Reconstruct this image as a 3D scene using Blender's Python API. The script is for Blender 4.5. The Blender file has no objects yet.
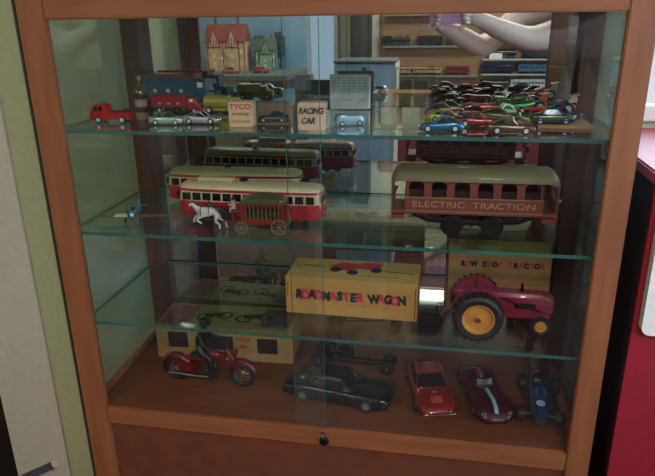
import bpy, bmesh, math, random
from mathutils import Vector, Matrix
random.seed(7)
PI=math.pi; R=math.radians
S=bpy.context.scene; COL=S.collection

# ------------------------------------------------------------------ materials
def lin(h):
    h=h.lstrip('#'); v=[int(h[i:i+2],16)/255 for i in (0,2,4)]
    return tuple(c/12.92 if c<=.04045 else ((c+.055)/1.055)**2.4 for c in v)
MATS={}
def mat(name,hexc,rough=.5,metal=0.,var=.12,scale=40.,coat=0.,alpha=1.,stretch=None,hex2=None,bump=0.):
    if name in MATS: return MATS[name]
    m=bpy.data.materials.new(name); m.use_nodes=True; nt=m.node_tree; N=nt.nodes; L=nt.links
    b=N['Principled BSDF']; c=lin(hexc)
    b.inputs['Roughness'].default_value=rough; b.inputs['Metallic'].default_value=metal
    if coat: b.inputs['Coat Weight'].default_value=coat; b.inputs['Coat Roughness'].default_value=.06
    tc=N.new('ShaderNodeTexCoord'); mp=N.new('ShaderNodeMapping'); nz=N.new('ShaderNodeTexNoise')
    if stretch: mp.inputs['Scale'].default_value=stretch
    nz.inputs['Scale'].default_value=scale; nz.inputs['Detail'].default_value=5
    L.new(tc.outputs['Object'],mp.inputs['Vector']); L.new(mp.outputs['Vector'],nz.inputs['Vector'])
    rp=N.new('ShaderNodeValToRGB'); e=rp.color_ramp.elements
    c2=lin(hex2) if hex2 else tuple(x*(1-var*2) for x in c)
    e[0].position=.3; e[1].position=.7
    e[0].color=(*c2,1); e[1].color=(*(c if hex2 else tuple(min(1,x*(1+var)) for x in c)),1)
    L.new(nz.outputs['Fac'],rp.inputs['Fac']); L.new(rp.outputs['Color'],b.inputs['Base Color'])
    if bump:
        bp=N.new('ShaderNodeBump'); bp.inputs['Strength'].default_value=bump; bp.inputs['Distance'].default_value=.002
        L.new(nz.outputs['Fac'],bp.inputs['Height']); L.new(bp.outputs['Normal'],b.inputs['Normal'])
    MATS[name]=m; return m
def glass(name,tint,refl=1.,base=.0,haze=0.):
    if name in MATS: return MATS[name]
    m=bpy.data.materials.new(name); m.use_nodes=True; nt=m.node_tree; N=nt.nodes; L=nt.links
    N.remove(N['Principled BSDF']); out=N['Material Output']
    t=N.new('ShaderNodeBsdfTransparent'); t.inputs[0].default_value=(*tint,1)
    g=N.new('ShaderNodeBsdfGlossy'); g.inputs['Roughness'].default_value=.01; g.inputs['Color'].default_value=(1,1,1,1)
    fr=N.new('ShaderNodeLayerWeight'); fr.inputs['Blend'].default_value=.5
    pw=N.new('ShaderNodeMath'); pw.operation='POWER'; pw.inputs[1].default_value=4.; L.new(fr.outputs['Facing'],pw.inputs[0])
    mu=N.new('ShaderNodeMath'); mu.operation='MULTIPLY_ADD'; mu.inputs[1].default_value=.9*refl; mu.inputs[2].default_value=.022*refl+base
    mx=N.new('ShaderNodeMixShader'); L.new(pw.outputs[0],mu.inputs[0]); L.new(mu.outputs[0],mx.inputs[0])
    L.new(t.outputs[0],mx.inputs[1]); L.new(g.outputs[0],mx.inputs[2]); o_=mx.outputs[0]
    if haze:  # bluish diffuse veil that imitates reflected glare and haze
        df=N.new('ShaderNodeBsdfDiffuse'); df.inputs[0].default_value=(.72,.82,.90,1)
        nz=N.new('ShaderNodeTexNoise'); nz.inputs['Scale'].default_value=3.5; nz.inputs['Detail'].default_value=3; tc=N.new('ShaderNodeTexCoord'); L.new(tc.outputs['Object'],nz.inputs['Vector'])
        mm=N.new('ShaderNodeMath'); mm.operation='MULTIPLY'; mm.inputs[1].default_value=haze; mr=N.new('ShaderNodeMapRange'); mr.inputs[1].default_value=.40; mr.inputs[2].default_value=.64; L.new(nz.outputs['Fac'],mr.inputs[0]); L.new(mr.outputs[0],mm.inputs[0])
        m2=N.new('ShaderNodeMixShader'); L.new(mm.outputs[0],m2.inputs[0]); L.new(o_,m2.inputs[1]); L.new(df.outputs[0],m2.inputs[2]); o_=m2.outputs[0]
    L.new(o_,out.inputs['Surface'])
    MATS[name]=m; return m
def emit(name,hexc,st):
    m=bpy.data.materials.new(name); m.use_nodes=True; nt=m.node_tree; N=nt.nodes
    N.remove(N['Principled BSDF']); e=N.new('ShaderNodeEmission'); e.inputs[0].default_value=(*lin(hexc),1); e.inputs[1].default_value=st
    nt.links.new(e.outputs[0],N['Material Output'].inputs['Surface']); MATS[name]=m; return m
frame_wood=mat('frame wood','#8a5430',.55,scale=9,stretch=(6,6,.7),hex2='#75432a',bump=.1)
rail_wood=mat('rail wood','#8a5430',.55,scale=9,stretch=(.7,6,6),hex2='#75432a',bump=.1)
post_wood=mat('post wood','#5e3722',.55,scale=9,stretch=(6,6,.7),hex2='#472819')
deck_wood=mat('deck wood','#6e3c20',.55,scale=8,stretch=(.8,6,6),hex2='#5c2f15')
panel_wood=mat('panel wood','#68341e',.65,scale=30,hex2='#592b19')
chrome=mat('chrome','#c9ccce',.18,1.,var=.03); steel=mat('dull steel','#70777a',.35,1.,var=.1)
hubm=mat('hub silver','#c4c4c0',.35,.3,var=.03)
black=mat('black rubber','#101112',.6); dark=mat('dark glass paint','#0c1012',.12,coat=.5)
gunm=mat('black iron','#1a1c1c',.4,.5)
white=mat('white paint','#dcdcd6',.4,var=.04)
clear=glass('clear glass',(.97,.99,.98),.9); doorg=glass('hazy door glass',(.97,.985,.985),.9,.0,.008); sideg=glass('side glass',(.74,.82,.81),1.2,.0,.13)  # side glass: pale swirls imitate reflections, darker tint imitates shade behind
shelfg=glass('shelf glass',(.87,.95,.92),1.0,.01); edgeg=mat('glass edge','#33605a',.25,var=.15,scale=12)
acry=glass('clear plastic',(.88,.93,.89),1.,.04,.04)
ink=mat('black ink','#17130f',.8); redink=mat('red ink','#b5283a',.7); orink=mat('orange ink','#c98a2c',.7)

# ------------------------------------------------------------------ mesh kit
class MB:
    def __init__(s): s.b=bmesh.new()
    def _add(s,vs,fs,sm=True):
        v=[s.b.verts.new(p) for p in vs]
        for f in fs:
            try: x=s.b.faces.new([v[i] for i in f]); x.smooth=sm
            except ValueError: pass
        return s
    def box(s,c,d,rot=None,bev=0):
        t=bmesh.new(); bmesh.ops.create_cube(t,size=1)
        bmesh.ops.scale(t,vec=d,verts=t.verts)
        if bev: bmesh.ops.bevel(t,geom=t.edges[:],offset=bev,segments=2,affect='EDGES')
        M=Matrix.Translation(c)@(rot.to_4x4() if rot else Matrix.Identity(4))
        bmesh.ops.transform(t,matrix=M,verts=t.verts)
        s._merge(t); return s
    def _merge(s,t):
        t.verts.index_update(); s._add([v.co.copy() for v in t.verts],[[v.index for v in f.verts] for f in t.faces]); t.free()
    def tube(s,p,r,n=8,cap=True):
        p=[Vector(q) for q in p]; rr=r if isinstance(r,(list,tuple)) else [r]*len(p)
        vs=[];prev=None
        for i,q in enumerate(p):
            d=(p[min(i+1,len(p)-1)]-p[max(i-1,0)]).normalized()
            a=prev-d*prev.dot(d) if prev is not None else d.orthogonal()
            if a.length<1e-6: a=d.orthogonal()
            a.normalize(); prev=a; b=d.cross(a)
            for k in range(n):
                t=2*PI*k/n; vs.append(q+(a*math.cos(t)+b*math.sin(t))*rr[i])
        fs=[[i*n+k,i*n+(k+1)%n,(i+1)*n+(k+1)%n,(i+1)*n+k] for i in range(len(p)-1) for k in range(n)]
        if cap: fs+=[list(range(n))[::-1],[(len(p)-1)*n+k for k in range(n)]]
        return s._add(vs,fs)
    def lathe(s,prof,c=(0,0,0),axis='z',n=20):
        c=Vector(c); vs=[]
        for (r,h) in prof:
            for k in range(n):
                t=2*PI*k/n; x,y=r*math.cos(t),r*math.sin(t)
                vs.append(c+Vector({'z':(x,y,h),'y':(x,h,y),'x':(h,x,y)}[axis]))
        m=len(prof); fs=[[i*n+k,i*n+(k+1)%n,(i+1)*n+(k+1)%n,(i+1)*n+k] for i in range(m-1) for k in range(n)]
        fs+=[list(range(n))[::-1],[(m-1)*n+k for k in range(n)]]
        return s._add(vs,fs)
    def annulus(s,prof,c=(0,0,0),n=28):
        m=len(prof); vs=[Vector(c)+Vector((r*math.cos(2*PI*k/n),h,r*math.sin(2*PI*k/n))) for r,h in prof for k in range(n)]
        return s._add(vs,[[i*n+k,i*n+(k+1)%n,((i+1)%m)*n+(k+1)%n,((i+1)%m)*n+k] for i in range(m) for k in range(n)])
    def ring(s,c,R_,r,axis='y',n=24,m=8,squash=1):
        c=Vector(c); vs=[]
        for i in range(n):
            a=2*PI*i/n
            for j in range(m):
                b=2*PI*j/m; q=R_+r*math.cos(b); h=r*squash*math.sin(b); x,y=q*math.cos(a),q*math.sin(a)
                vs.append(c+Vector({'z':(x,y,h),'y':(x,h,y),'x':(h,x,y)}[axis]))
        return s._add(vs,[[i*m+j,i*m+(j+1)%m,((i+1)%n)*m+(j+1)%m,((i+1)%n)*m+j] for i in range(n) for j in range(m)])
    def ball(s,c,r,sc=(1,1,1),n=14,m=8):
        c=Vector(c); vs=[c+Vector((0,0,-r*sc[2]))]
        for j in range(1,m):
            a=-PI/2+PI*j/m
            for k in range(n):
                t=2*PI*k/n; vs.append(c+Vector((r*sc[0]*math.cos(a)*math.cos(t),r*sc[1]*math.cos(a)*math.sin(t),r*sc[2]*math.sin(a))))
        vs.append(c+Vector((0,0,r*sc[2]))); fs=[]
        for k in range(n):
            fs.append([0,1+(k+1)%n,1+k]); fs.append([len(vs)-1,1+(m-2)*n+k,1+(m-2)*n+(k+1)%n])
            for j in range(m-2): fs.append([1+j*n+k,1+j*n+(k+1)%n,1+(j+1)*n+(k+1)%n,1+(j+1)*n+k])
        return s._add(vs,fs)
    def loft(s,rings,cap=True):
        n=len(rings[0]); vs=[q for r in rings for q in r]
        fs=[[i*n+k,i*n+(k+1)%n,(i+1)*n+(k+1)%n,(i+1)*n+k] for i in range(len(rings)-1) for k in range(n)]
        if cap: fs+=[list(range(n))[::-1],[(len(rings)-1)*n+k for k in range(n)]]
        return s._add(vs,fs)
    def prism(s,poly,y0,y1,axis='y'):
        f={'y':lambda a,b,h:(a,h,b),'x':lambda a,b,h:(h,a,b),'z':lambda a,b,h:(a,b,h)}[axis]
        n=len(poly); vs=[f(a,b,y0) for a,b in poly]+[f(a,b,y1) for a,b in poly]
        return s._add(vs,[list(range(n)),list(range(n,2*n))[::-1]]+[[i,(i+1)%n,n+(i+1)%n,n+i] for i in range(n)],False)
    def build(s,name,m,parent=None,ang=35,loc=None):
        bmesh.ops.recalc_face_normals(s.b,faces=s.b.faces)
        me=bpy.data.meshes.new(name); s.b.to_mesh(me); s.b.free()
        me.shade_smooth(); me.set_sharp_from_angle(angle=R(ang))
        me.materials.append(m); o=bpy.data.objects.new(name,me); COL.objects.link(o)
        if parent: o.parent=parent
        if loc: o.location=loc
        return o
def tag(o,label,cat,group=None):
    o['label']=label; o['category']=cat
    if group: o['group']=group
    return o
def thing(name,label,cat,loc=(0,0,0),rz=0,group=None):
    o=bpy.data.objects.new(name,None); o.empty_display_size=.01; COL.objects.link(o); o.location=loc; o.rotation_euler=(0,0,R(rz))
    return tag(o,label,cat,group)
def struct(o): o['kind']='structure'; return o
def text(s,size,m,parent,M,name='lettering',ext=.0002,sx=1.,bold=0.,shear=0.):
    c=bpy.data.curves.new(name,'FONT'); c.body=s; c.size=size; c.extrude=ext; c.align_x='CENTER'; c.align_y='CENTER'; c.offset=bold
    t=bpy.data.objects.new(name,c); COL.objects.link(t); dg=bpy.context.evaluated_depsgraph_get(); me=bpy.data.meshes.new_from_object(t.evaluated_get(dg))
    bpy.data.objects.remove(t); bpy.data.curves.remove(c)
    me.transform(Matrix(((1,shear,0,0),(0,1,0,0),(0,0,1,0),(0,0,0,1)))@Matrix.Diagonal((sx,1,1,1))); me.materials.clear(); me.materials.append(m)
    o=bpy.data.objects.new(name,me); COL.objects.link(o); o.parent=parent; o.matrix_local=M; return o
FRONT=Matrix.Rotation(PI/2,4,'X')
def at(x,y,z,M=FRONT): return Matrix.Translation((x,y,z))@M

# ------------------------------------------------------------------ the room
W,H,D=.86,.718,.328
Z1,Z2,Z3=.5432,.3616,.1829
FL=-.80; CE=1.70; YB=.42; YF=-3.30; XL=-1.35; XR=2.20
wallm=mat('pale green wall paint','#b3b692',.8,scale=60,var=.04)
wall2=mat('pale cream wall paint','#c4c2a8',.8,scale=60,var=.04)
greym=mat('grey white paint','#cdc8ba',.7,scale=50,var=.03)
carpet=mat('dark red carpet','#5a2024',.95,scale=120,var=.2)
struct(MB().box(((XL+XR)/2,(YB+YF)/2,FL-.03),(XR-XL+.2,YB-YF+.2,.06)).build('floor',carpet))
struct(MB().box(((XL+XR)/2,(YB+YF)/2,CE+.03),(XR-XL+.2,YB-YF+.2,.06)).build('ceiling',mat('ceiling paint','#b9b8ae',.9,var=.03)))
struct(MB().box((XL-.03,(YB+YF)/2,(CE+FL)/2),(.06,YB-YF+.2,CE-FL)).build('wall_left',wallm))
struct(MB().box((XR+.03,(YB+YF)/2,(CE+FL)/2),(.06,YB-YF+.2,CE-FL)).build('wall_right',wall2))
struct(MB().box(((XL+XR)/2,YF-.03,(CE+FL)/2),(XR-XL,.06,CE-FL)).build('wall_front',wall2))
# rear wall with a window opening at the right
wx0,wx1,wz0,wz1=1.005,1.75,.54,1.35
b=MB(); b.box(((XL+wx0)/2,YB+.03,(CE+FL)/2),(wx0-XL,.06,CE-FL)); b.box(((wx1+XR)/2,YB+.03,(CE+FL)/2),(XR-wx1,.06,CE-FL))
b.box(((wx0+wx1)/2,YB+.03,(wz0+FL)/2),(wx1-wx0,.06,wz0-FL)); b.box(((wx0+wx1)/2,YB+.03,(CE+wz1)/2),(wx1-wx0,.06,CE-wz1))
struct(b.build('wall_back',wallm))
b=MB(); t=.03
for c,d in ((( (wx0+wx1)/2,YB-.005,wz0-t/2),(wx1-wx0+2*t,.03,t)),(((wx0+wx1)/2,YB-.005,wz1+t/2),(wx1-wx0+2*t,.03,t)),((wx0-t/2,YB-.005,(wz0+wz1)/2),(t,.03,wz1-wz0)),((wx1+t/2,YB-.005,(wz0+wz1)/2),(t,.03,wz1-wz0)),(((wx0+wx1)/2,YB+.03,(wz0+wz1)/2),(wx1-wx0,.02,.025))): b.box(c,d,bev=.003)
w=struct(b.build('window_1',white))
struct(MB().box(((wx0+wx1)/2,YB+.045,(wz0+wz1)/2),(wx1-wx0,.004,wz1-wz0)).build('window_pane',emit('overcast glass','#e6ebf5',1.0),w))
# white door casing on the rear wall left of the cabinet, dark doorway beyond it
struct(MB().box((-.518,YB-.004,.09),(.180,.008,1.78),bev=.001).build('trim_2',greym))
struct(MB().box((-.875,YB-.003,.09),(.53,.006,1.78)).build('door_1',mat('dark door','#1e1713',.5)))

# --- far wall (seen in the mirror): doorway with daylight, dark cupboard
b=MB(); b.box((-.40,YF+.03,.2),(.04,.06,2.0)); b.box((-.19,YF+.03,.2),(.03,.06,2.0)); b.box((-.295,YF+.03,1.22),(.25,.06,.04))
w=struct(b.build('window_2',white))
b=MB()
for c_,d_ in (((XR-.01,-.9,.43),(.03,1.08,.04)),((XR-.01,-.9,1.27),(.03,1.08,.04)),((XR-.01,-1.42,.85),(.03,.04,.88)),((XR-.01,-.38,.85),(.03,.04,.88))): b.box(c_,d_,bev=.003)
w3=struct(b.build('added_window',white))  # unseen window added for bluish light on the right of the cabinet
struct(MB().box((XR-.004,-.9,.85),(.006,1.0,.8)).build('window_pane',emit('added window glow','#b9d0ee',.9),w3))
struct(MB().box((-.295,YF+.02,.72),(.18,.01,.96)).build('window_pane',emit('daylight glass','#b9d3ea',.85),w))
cup=thing('wall_cupboard','tall dark cupboard on the far wall between the bright window and the train shelves','cupboard',(.015,YF+.13,FL))
MB().box((0,0,1.1),(.13,.24,2.2),bev=.004).build('body',mat('dark cupboard','#2a2622',.5),cup)
MB().box((0,.123,1.1),(.11,.008,2.1),bev=.002).build('door',mat('dark cupboard door','#3a322c',.5),cup)
struct(MB().box((-.66,YF+.06,.3),(.44,.04,2.1)).build('trim_1',mat('slate blue board','#3c4a55',.8)))

# ceiling lamps; the third is added to brighten the train rack
lampm=emit('ceiling lamp diffuser','#fff2dd',5.0)
for i,(x,y,tx) in enumerate(((-.5,-1.75,'ceiling light panel over the left end of the room'),(1.2,-1.9,'ceiling light panel over the right side of the room'),(.6,-2.75,'added ceiling panel that brightens the train rack'))):
    l=thing('ceiling_light',tx,'ceiling light',(x,y,CE))
    MB().box((0,0,-.02),(.64,.34,.04),bev=.004).build('housing',white,l)
    MB().box((0,0,-.043),(.58,.28,.008),bev=.002).build('diffuser',lampm,l)

# ------------------------------------------------------------------ the cabinet
cab=thing('display_cabinet','brown wooden display cabinet with glass sides and a mirrored back holding toy vehicles','display cabinet',(0,0,0))
zt=.79; zb=FL
b=MB(); b.box((-.0245,.006,(zt+zb)/2),(.049,.012,zt-zb),bev=.002); b.build('front_stile',frame_wood,cab)
b=MB(); b.box((W+.0195,.006,(zt+zb)/2),(.039,.012,zt-zb),bev=.002); b.build('front_stile',frame_wood,cab)
MB().box((W/2,.006,(H+zt)/2),(W,.012,zt-H),bev=.002).build('top_rail',rail_wood,cab)
MB().box((W/2,.006,-.018),(W,.012,.036),bev=.002).build('bottom_rail',rail_wood,cab)
MB().box((W/2,.016,(-.036+zb)/2),(W,.014,-.036-zb)).build('base_panel',panel_wood,cab)
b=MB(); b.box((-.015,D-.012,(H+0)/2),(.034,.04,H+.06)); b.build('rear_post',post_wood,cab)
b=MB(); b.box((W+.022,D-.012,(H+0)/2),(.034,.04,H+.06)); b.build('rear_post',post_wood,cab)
MB().box((W/2,(D+.012)/2+.003,-.012),(W+.07,D-.008,.024)).build('deck',deck_wood,cab)
b=MB(); 
for x in (-.042,W+.032): b.box((x,.18,-.42),(.014,.30,.76))
b.box((W/2,D+.012,-.42),(W+.08,.012,.76)); b.build('base_carcass',panel_wood,cab)
MB().box((W/2,D+.013,H/2),(W+.06,.01,H+.02)).build('back_board',panel_wood,cab)
mir=mat('silvered mirror','#d9dcd8',.0,1.,var=0.); mir.node_tree.nodes['Principled BSDF'].inputs['Roughness'].default_value=0
MB().box((W/2,D+.003,H/2),(W+.006,.006,H)).build('mirror_back',mir,cab)
for x in (-.041,W+.034):
    MB().box((x,.161,H/2),(.004,.296,H)).build('side_glass',sideg,cab)
b=MB(); b.box((-.041,.166,H+.035),(.014,.284,.07)); b.box((W+.032,.166,H+.035),(.014,.284,.07)); b.box((W/2,D,H+.035),(W+.08,.03,.07)); b.build('top_frame',frame_wood,cab)
MB().box((W/2,.175,zt-.006),(W+.08,.32,.012)).build('top_board',rail_wood,cab)  # unseen top made solid to keep ceiling light out of the cabinet
for x0,x1,y in ((.001,.4365,.0035),(.380,W-.001,.0085)):
    pane=MB().box(((x0+x1)/2,y,H/2+.001),(x1-x0,.003,H-.004)).build('sliding_door',doorg,cab)
    xe=x1 if x0<.1 else x0
    MB().box((xe,y,H/2),(.0007,.003,H-.004)).build('pane_edge',edgeg,pane)
b=MB(); b.box((-.0535,.17,(zt+zb)/2),(.009,.345,zt-zb)) if 0 else b.box((-.0525,.008,(zt+zb)/2),(.007,.014,zt-zb),bev=.002); b.build('edge_strip',mat('dark edge strip','#2f2f26',.6),cab)
# quarter rounds on deck sides
for x in (-.030,W+.016): MB().box((x,.17,.006),(.014,.27,.012),bev=.003).build('deck_bead',rail_wood,cab)
lk=MB().lathe([(0,-.004),(.0075,-.004),(.009,-.001),(.009,.002)],(.434,-.001,-.024),'y',16).build('lock',gunm,cab)
b=MB(); b.tube([(.424,-.001,.012),(.420,-.003,.004),(.428,-.004,-.004),(.436,-.005,-.008),(.434,-.006,-.014)],.0009,6); b.ring((.434,-.006,-.010),.006,.001,'x',12,6); b.build('lock_chain',steel,cab)

gl='glass shelves in the display cabinet'
for z,tx in ((Z1,'top glass shelf carrying small cars and small boxes'),(Z2,'middle glass shelf carrying the streetcars and the trolley'),(Z3,'lowest glass shelf carrying the yellow box and the tractor')):
    o=MB().box((W/2,.1690,z-.003),(W+.055,.310,.006)).build('glass_shelf',shelfg); o.data.materials.append(edgeg)
    for p in o.data.polygons:
        if abs(p.normal.z)<.5: p.material_index=1
    tag(o,tx,'shelf',gl)

# ------------------------------------------------------------------ vehicles
def wheel(parent,x,y,z,r,w,tyre=black,rim=hubm,name='wheel',spokes=0,hubr=.55,axis='y'):
    side=1 if y>=0 else -1
    o=MB().lathe([(r*.3,-w/2),(r*.92,-w/2),(r,-w*.3),(r,w*.3),(r*.92,w/2),(r*.3,w/2)],(0,0,0),'y',22).build(name,tyre,parent,loc=(x,y,z))
    hb=MB()
    if spokes:
        hb.ring((0,0,0),r*.66,r*.07,'y',22,6)
        for k in range(spokes):
            a=2*PI*k/spokes; hb.tube([(0,0,0),(r*.66*math.cos(a),0,r*.66*math.sin(a))],r*.035,5)
        hb.lathe([(r*.14,-w*.5),(r*.14,w*.5)],(0,0,0),'y',10)
    else:
        hb.lathe([(0,-w*.56),(r*.18,-w*.56),(r*.22,-w*.5),(r*hubr,-w*.53),(r*hubr,w*.53),(r*.22,w*.5),(r*.18,w*.56),(0,w*.56)],(0,0,0),'y',18)
    hb.build('hub',rim,o); return o
def ringsec(x,hw,z0,z1,hwt,crown=.0):
    # closed cross section of a body: bottom half width hw*.9, widest at 45% height, tapering to hwt on top
    zm=z0+(z1-z0)*.45; za=z0+(z1-z0)*.82
    h=[(0,z0),(hw*.86,z0),(hw*.98,z0+(z1-z0)*.12),(hw,zm),(hw*.97,za),((hwt+hw)/2*.96,z1-(z1-z0)*.05),(hwt*.8,z1),(0,z1+crown)]
    return [Vector((x,y,z)) for y,z in h]+[Vector((x,-y,z)) for y,z in h[-2:0:-1]]
def car(name,label,cat,L,Wd,Ht,x,y,z,rz,paint,st,roofm=None,winm=None,group=None,r=None,fx=.30,bx=-.30,extra=None,rim=hubm):
    """st: dict(body=[(t,ztop frac,hw frac)], cab=(t_front_base,t_front_top,t_rear_top,t_rear_base))"""
    t=thing(name,label,cat,(x,y,z),rz,group); r=r or L*.086; clr=r*.40; hw=Wd/2
    b=MB(); rs=[ringsec(q*L,f*hw,clr+(Ht*(.10) if abs(q)>.46 else 0),zf*Ht,f*hw*.82,crown=Ht*.02) for q,zf,f in st['body']]
    b.loft(rs); body=b.build('body',paint,t,50)
    zc=lambda q:next((a[1]+(c[1]-a[1])*(q-a[0])/(c[0]-a[0]) for a,c in zip(st['body'],st['body'][1:]) if a[0]<=q<=c[0]),.5)*Ht
    if st.get('cab'):
        fb,ft,rt,rb=st['cab']; hwc=hw*.80; hwr=hw*.62
        def sec(q,zb_,zt_,w0,w1): 
            pts=[(w0,zb_),(w1,zt_*.9+zb_*.1),(w1*.85,zt_)]; return [Vector((q*L,a,c)) for a,c in pts]+[Vector((q*L,-a,c)) for a,c in pts[::-1]]
        g=MB(); g.loft([sec(rb,zc(rb)-.02*Ht,zc(rb)+.02*Ht,hwc,hwr),sec(rt,zc(rt)-.03*Ht,Ht*.96,hwc,hwr),sec(ft,zc(ft)-.03*Ht,Ht*.96,hwc,hwr),sec(fb,zc(fb)-.02*Ht,zc(fb)+.02*Ht,hwc,hwr)])
        g.build('windows',winm or dark,t,30)
        rf=MB(); rf.loft([[Vector((q*L,s*hwr*k,Ht*v)) for s,k,v in ((1,1.06,.90),(1,.9,.985),(1,.4,1.0),(-1,.4,1.0),(-1,.9,.985),(-1,1.06,.90))] for q in (rt-.012,(rt+ft)/2,ft+.012)])
        for s in (1,-1):
            for a,c in ((ft+.01,fb),(rt-.01,rb),((ft+rt)/2,(fb*.4+rb*.6))):
                rf.tube([(a*L,s*hwr*1.0,Ht*.93),(c*L,s*hwc*.98,zc(c))],L*.008,5)
        rf.build('roof',roofm or paint,t,40)
    for q in (fx,bx):
        for s in (1,-1): wheel(t,q*L,s*(hw-Wd*.07),r,r,Wd*.15,rim=rim)
    for q in (.497,-.497): MB().box((q*L,0,clr+Ht*.14),(L*.02,Wd*.80,Ht*.07),bev=Ht*.015).build('bumper',chrome,t)
    for sd in (1,-1): MB().lathe([(0,-.01*L),(Ht*.06,-.01*L),(Ht*.06,.01*L),(0,.012*L)],(L*.490,sd*hw*.50,Ht*.36),'x',10).build('headlight',chrome,t)
    if extra: extra(t,L,Wd,Ht,zc)
    return t
SEDAN=dict(body=[(-.5,.50,.84),(-.47,.60,.94),(-.25,.64,1),(0,.64,1),(.22,.62,1),(.44,.58,.95),(.49,.50,.88),(.5,.42,.84)],cab=(.20,.08,-.14,-.30))
COUPE=dict(body=[(-.5,.48,.80),(-.46,.60,.92),(-.28,.68,1),(-.05,.62,.96),(.15,.58,.98),(.33,.60,1),(.45,.46,.92),(.5,.32,.74)],cab=(.16,.0,-.16,-.42))
WEDGE=dict(body=[(-.5,.62,.90),(-.40,.72,1),(-.15,.66,1),(.1,.52,.98),(.35,.42,.96),(.47,.28,.86),(.5,.20,.78)],cab=(.14,.0,-.18,-.42))
MUSC=dict(body=[(-.5,.54,.90),(-.46,.66,.97),(-.2,.66,1),(.0,.62,1),(.2,.62,1),(.45,.58,.97),(.5,.40,.92)],cab=(.12,.0,-.20,-.36))
OPEN=dict(body=[(-.5,.66,.80),(-.46,.86,.92),(-.28,.98,1),(-.05,.86,.98),(.2,.86,.98),(.34,.92,1),(.46,.7,.92),(.5,.5,.74)])
def P(n,h,**k): 
    k.setdefault('coat',.35); return mat(n,h,k.pop('rough',.3),k.pop('metal',.35),var=.05,**k)
sm='diecast cars grouped on the right end of the top shelf'
sl='diecast cars along the left end of the top shelf'

# red cab-over pickup
def pickup(x,y,z,rz):
    t=thing('toy_truck','bright red cab-over toy pickup at the far left of the top shelf','toy truck',(x,y,z),rz,sl); pr=P('truck red','#b8141c')
    b=MB(); b.prism([(-.037,.007),(-.037,.019),(.006,.019),(.006,.007)],-.0125,.0125)
    b.prism([(.003,.006),(.003,.021),(.006,.031),(.012,.033),(.026,.033),(.032,.022),(.035,.018),(.035,.006)],-.0135,.0135); b.build('body',pr,t)
    MB().box((-.0165,0,.0192),(.034,.019,.002)).build('bed_liner',mat('bed dark','#4a0d10',.6),t)
    b=MB(); b.prism([(.010,.022),(.011,.030),(.017,.030),(.017,.022)],-.0138,.0138); b.prism([(.019,.022),(.019,.030),(.0245,.030),(.028,.022)],-.0138,.0138); b.build('windows',dark,t)
    for q in (-.024,.020):
        for s in (1,-1): wheel(t,q,s*.0125,.0065,.0065,.004)
    MB().box((.036,0,.010),(.003,.024,.004),bev=.001).build('bumper',chrome,t)
pickup(.040,.094,Z1,183)
# a yellow folding rule lies behind
rl=MB().box((0,0,.003),(.115,.012,.006),bev=.001).build('wooden_ruler',mat('yellow wood','#a58a2c',.6),loc=(.150,.135,Z1)); rl.rotation_euler=(0,0,R(3)); tag(rl,'yellow wooden strip lying behind the small cars at the left of the top shelf','ruler')
car('toy_car','pale green and white toy sedan between the red pickup and the silver car','toy car',.058,.025,0.0218,.148,.086,Z1,8,P('pale green','#8fa694'),SEDAN,roofm=P('sedan green roof','#47624f'),group=sl)
car('toy_car','silver toy coupe just left of the small printed slot car box','toy car',.066,.026,0.0218,.207,.100,Z1,0,P('silver','#9a9ea4',rough=.35,metal=.3),OPEN if 0 else COUPE,group=sl)

def carton(name,label,cat,x,y,z,rz,w,d,h,m,group=None,flap=True):
    t=thing(name,label,cat,(x,y,z),rz,group)
    MB().box((0,0,h/2),(w,d,h),bev=.0008).build('body',m,t)
    if flap:
        [MB().box((sd*(w/2+.0006),0,h*.5),(.0006,d*.9,h*.94)).build('end_flap',mat(m.name+' flap','#c9b48a',.8),t) for sd in (1,-1)]
    return t
cream=mat('cream card','#c3a583',.8,var=.05,scale=80)
bx=carton('slot_car_box','small cream slot car box with red and yellow printing, on the top shelf','box',.288,.080,Z1,4,.040,.028,.042,cream)
text('TYCO',.0125,redink,bx,at(0,-.0146,.034),bold=.0002,sx=1.1); text('HO SCALE',.0062,ink,bx,at(0,-.0146,.022)); text('SLOT RACER',.0056,orink,bx,at(0,-.0146,.0095),bold=.0002)
cs=thing('plastic_car_case','flat clear plastic case with a tan card backing behind the dark car','case',(.333,.118,Z1),6)
MB().box((0,0,.001),(.060,.034,.002)).build('base',mat('tan card','#8a6a4a',.8),cs); MB().box((0,.0165,.017),(.060,.001,.034)).build('backing_card',MATS['tan card'],cs)
MB().box((0,0,.018),(.062,.036,.036)).build('cover',acry,cs)
car('toy_car','dark toy sports car with a pale side stripe between the two small cartons','toy car',.054,.022,0.0190,.333,.112,Z1+.0022,186,P('near black','#1c2320'),COUPE,group=None,extra=lambda t,L,w,h,zc:MB().box((0,0,h*.42),(L*.6,w*1.01,h*.07)).build('stripe',mat('pale stripe','#8f9b93',.5),t))
bx=carton('racing_car_box','upright cream box printed with slanted black lettering, standing on the top shelf','box',.413,.062,Z1,3,.044,.028,.044,mat('cream card pale','#c9a98c',.8,var=.05))
text('RACING',.0135,ink,bx,at(.0,-.0146,.031),bold=.0004,sx=.80,shear=.2); text('CAR',.0135,ink,bx,at(-.005,-.0146,.015),bold=.0004,sx=.85,shear=.2)
side=MB().box((.0226,0,.022),(.0005,.026,.041)).build('side_panel',white,bx); 
b=MB(); [b.box((.0231,0,.008+.006*k),(.0003,.016,.0012)) for k in range(5)]; b.build('side_printing',ink,bx)
car('toy_car','pale blue and chrome toy car just right of the box with slanted lettering','toy car',.050,.022,0.0207,.468,.105,Z1,20,P('pale blue','#8fb4c4'),OPEN)

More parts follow.
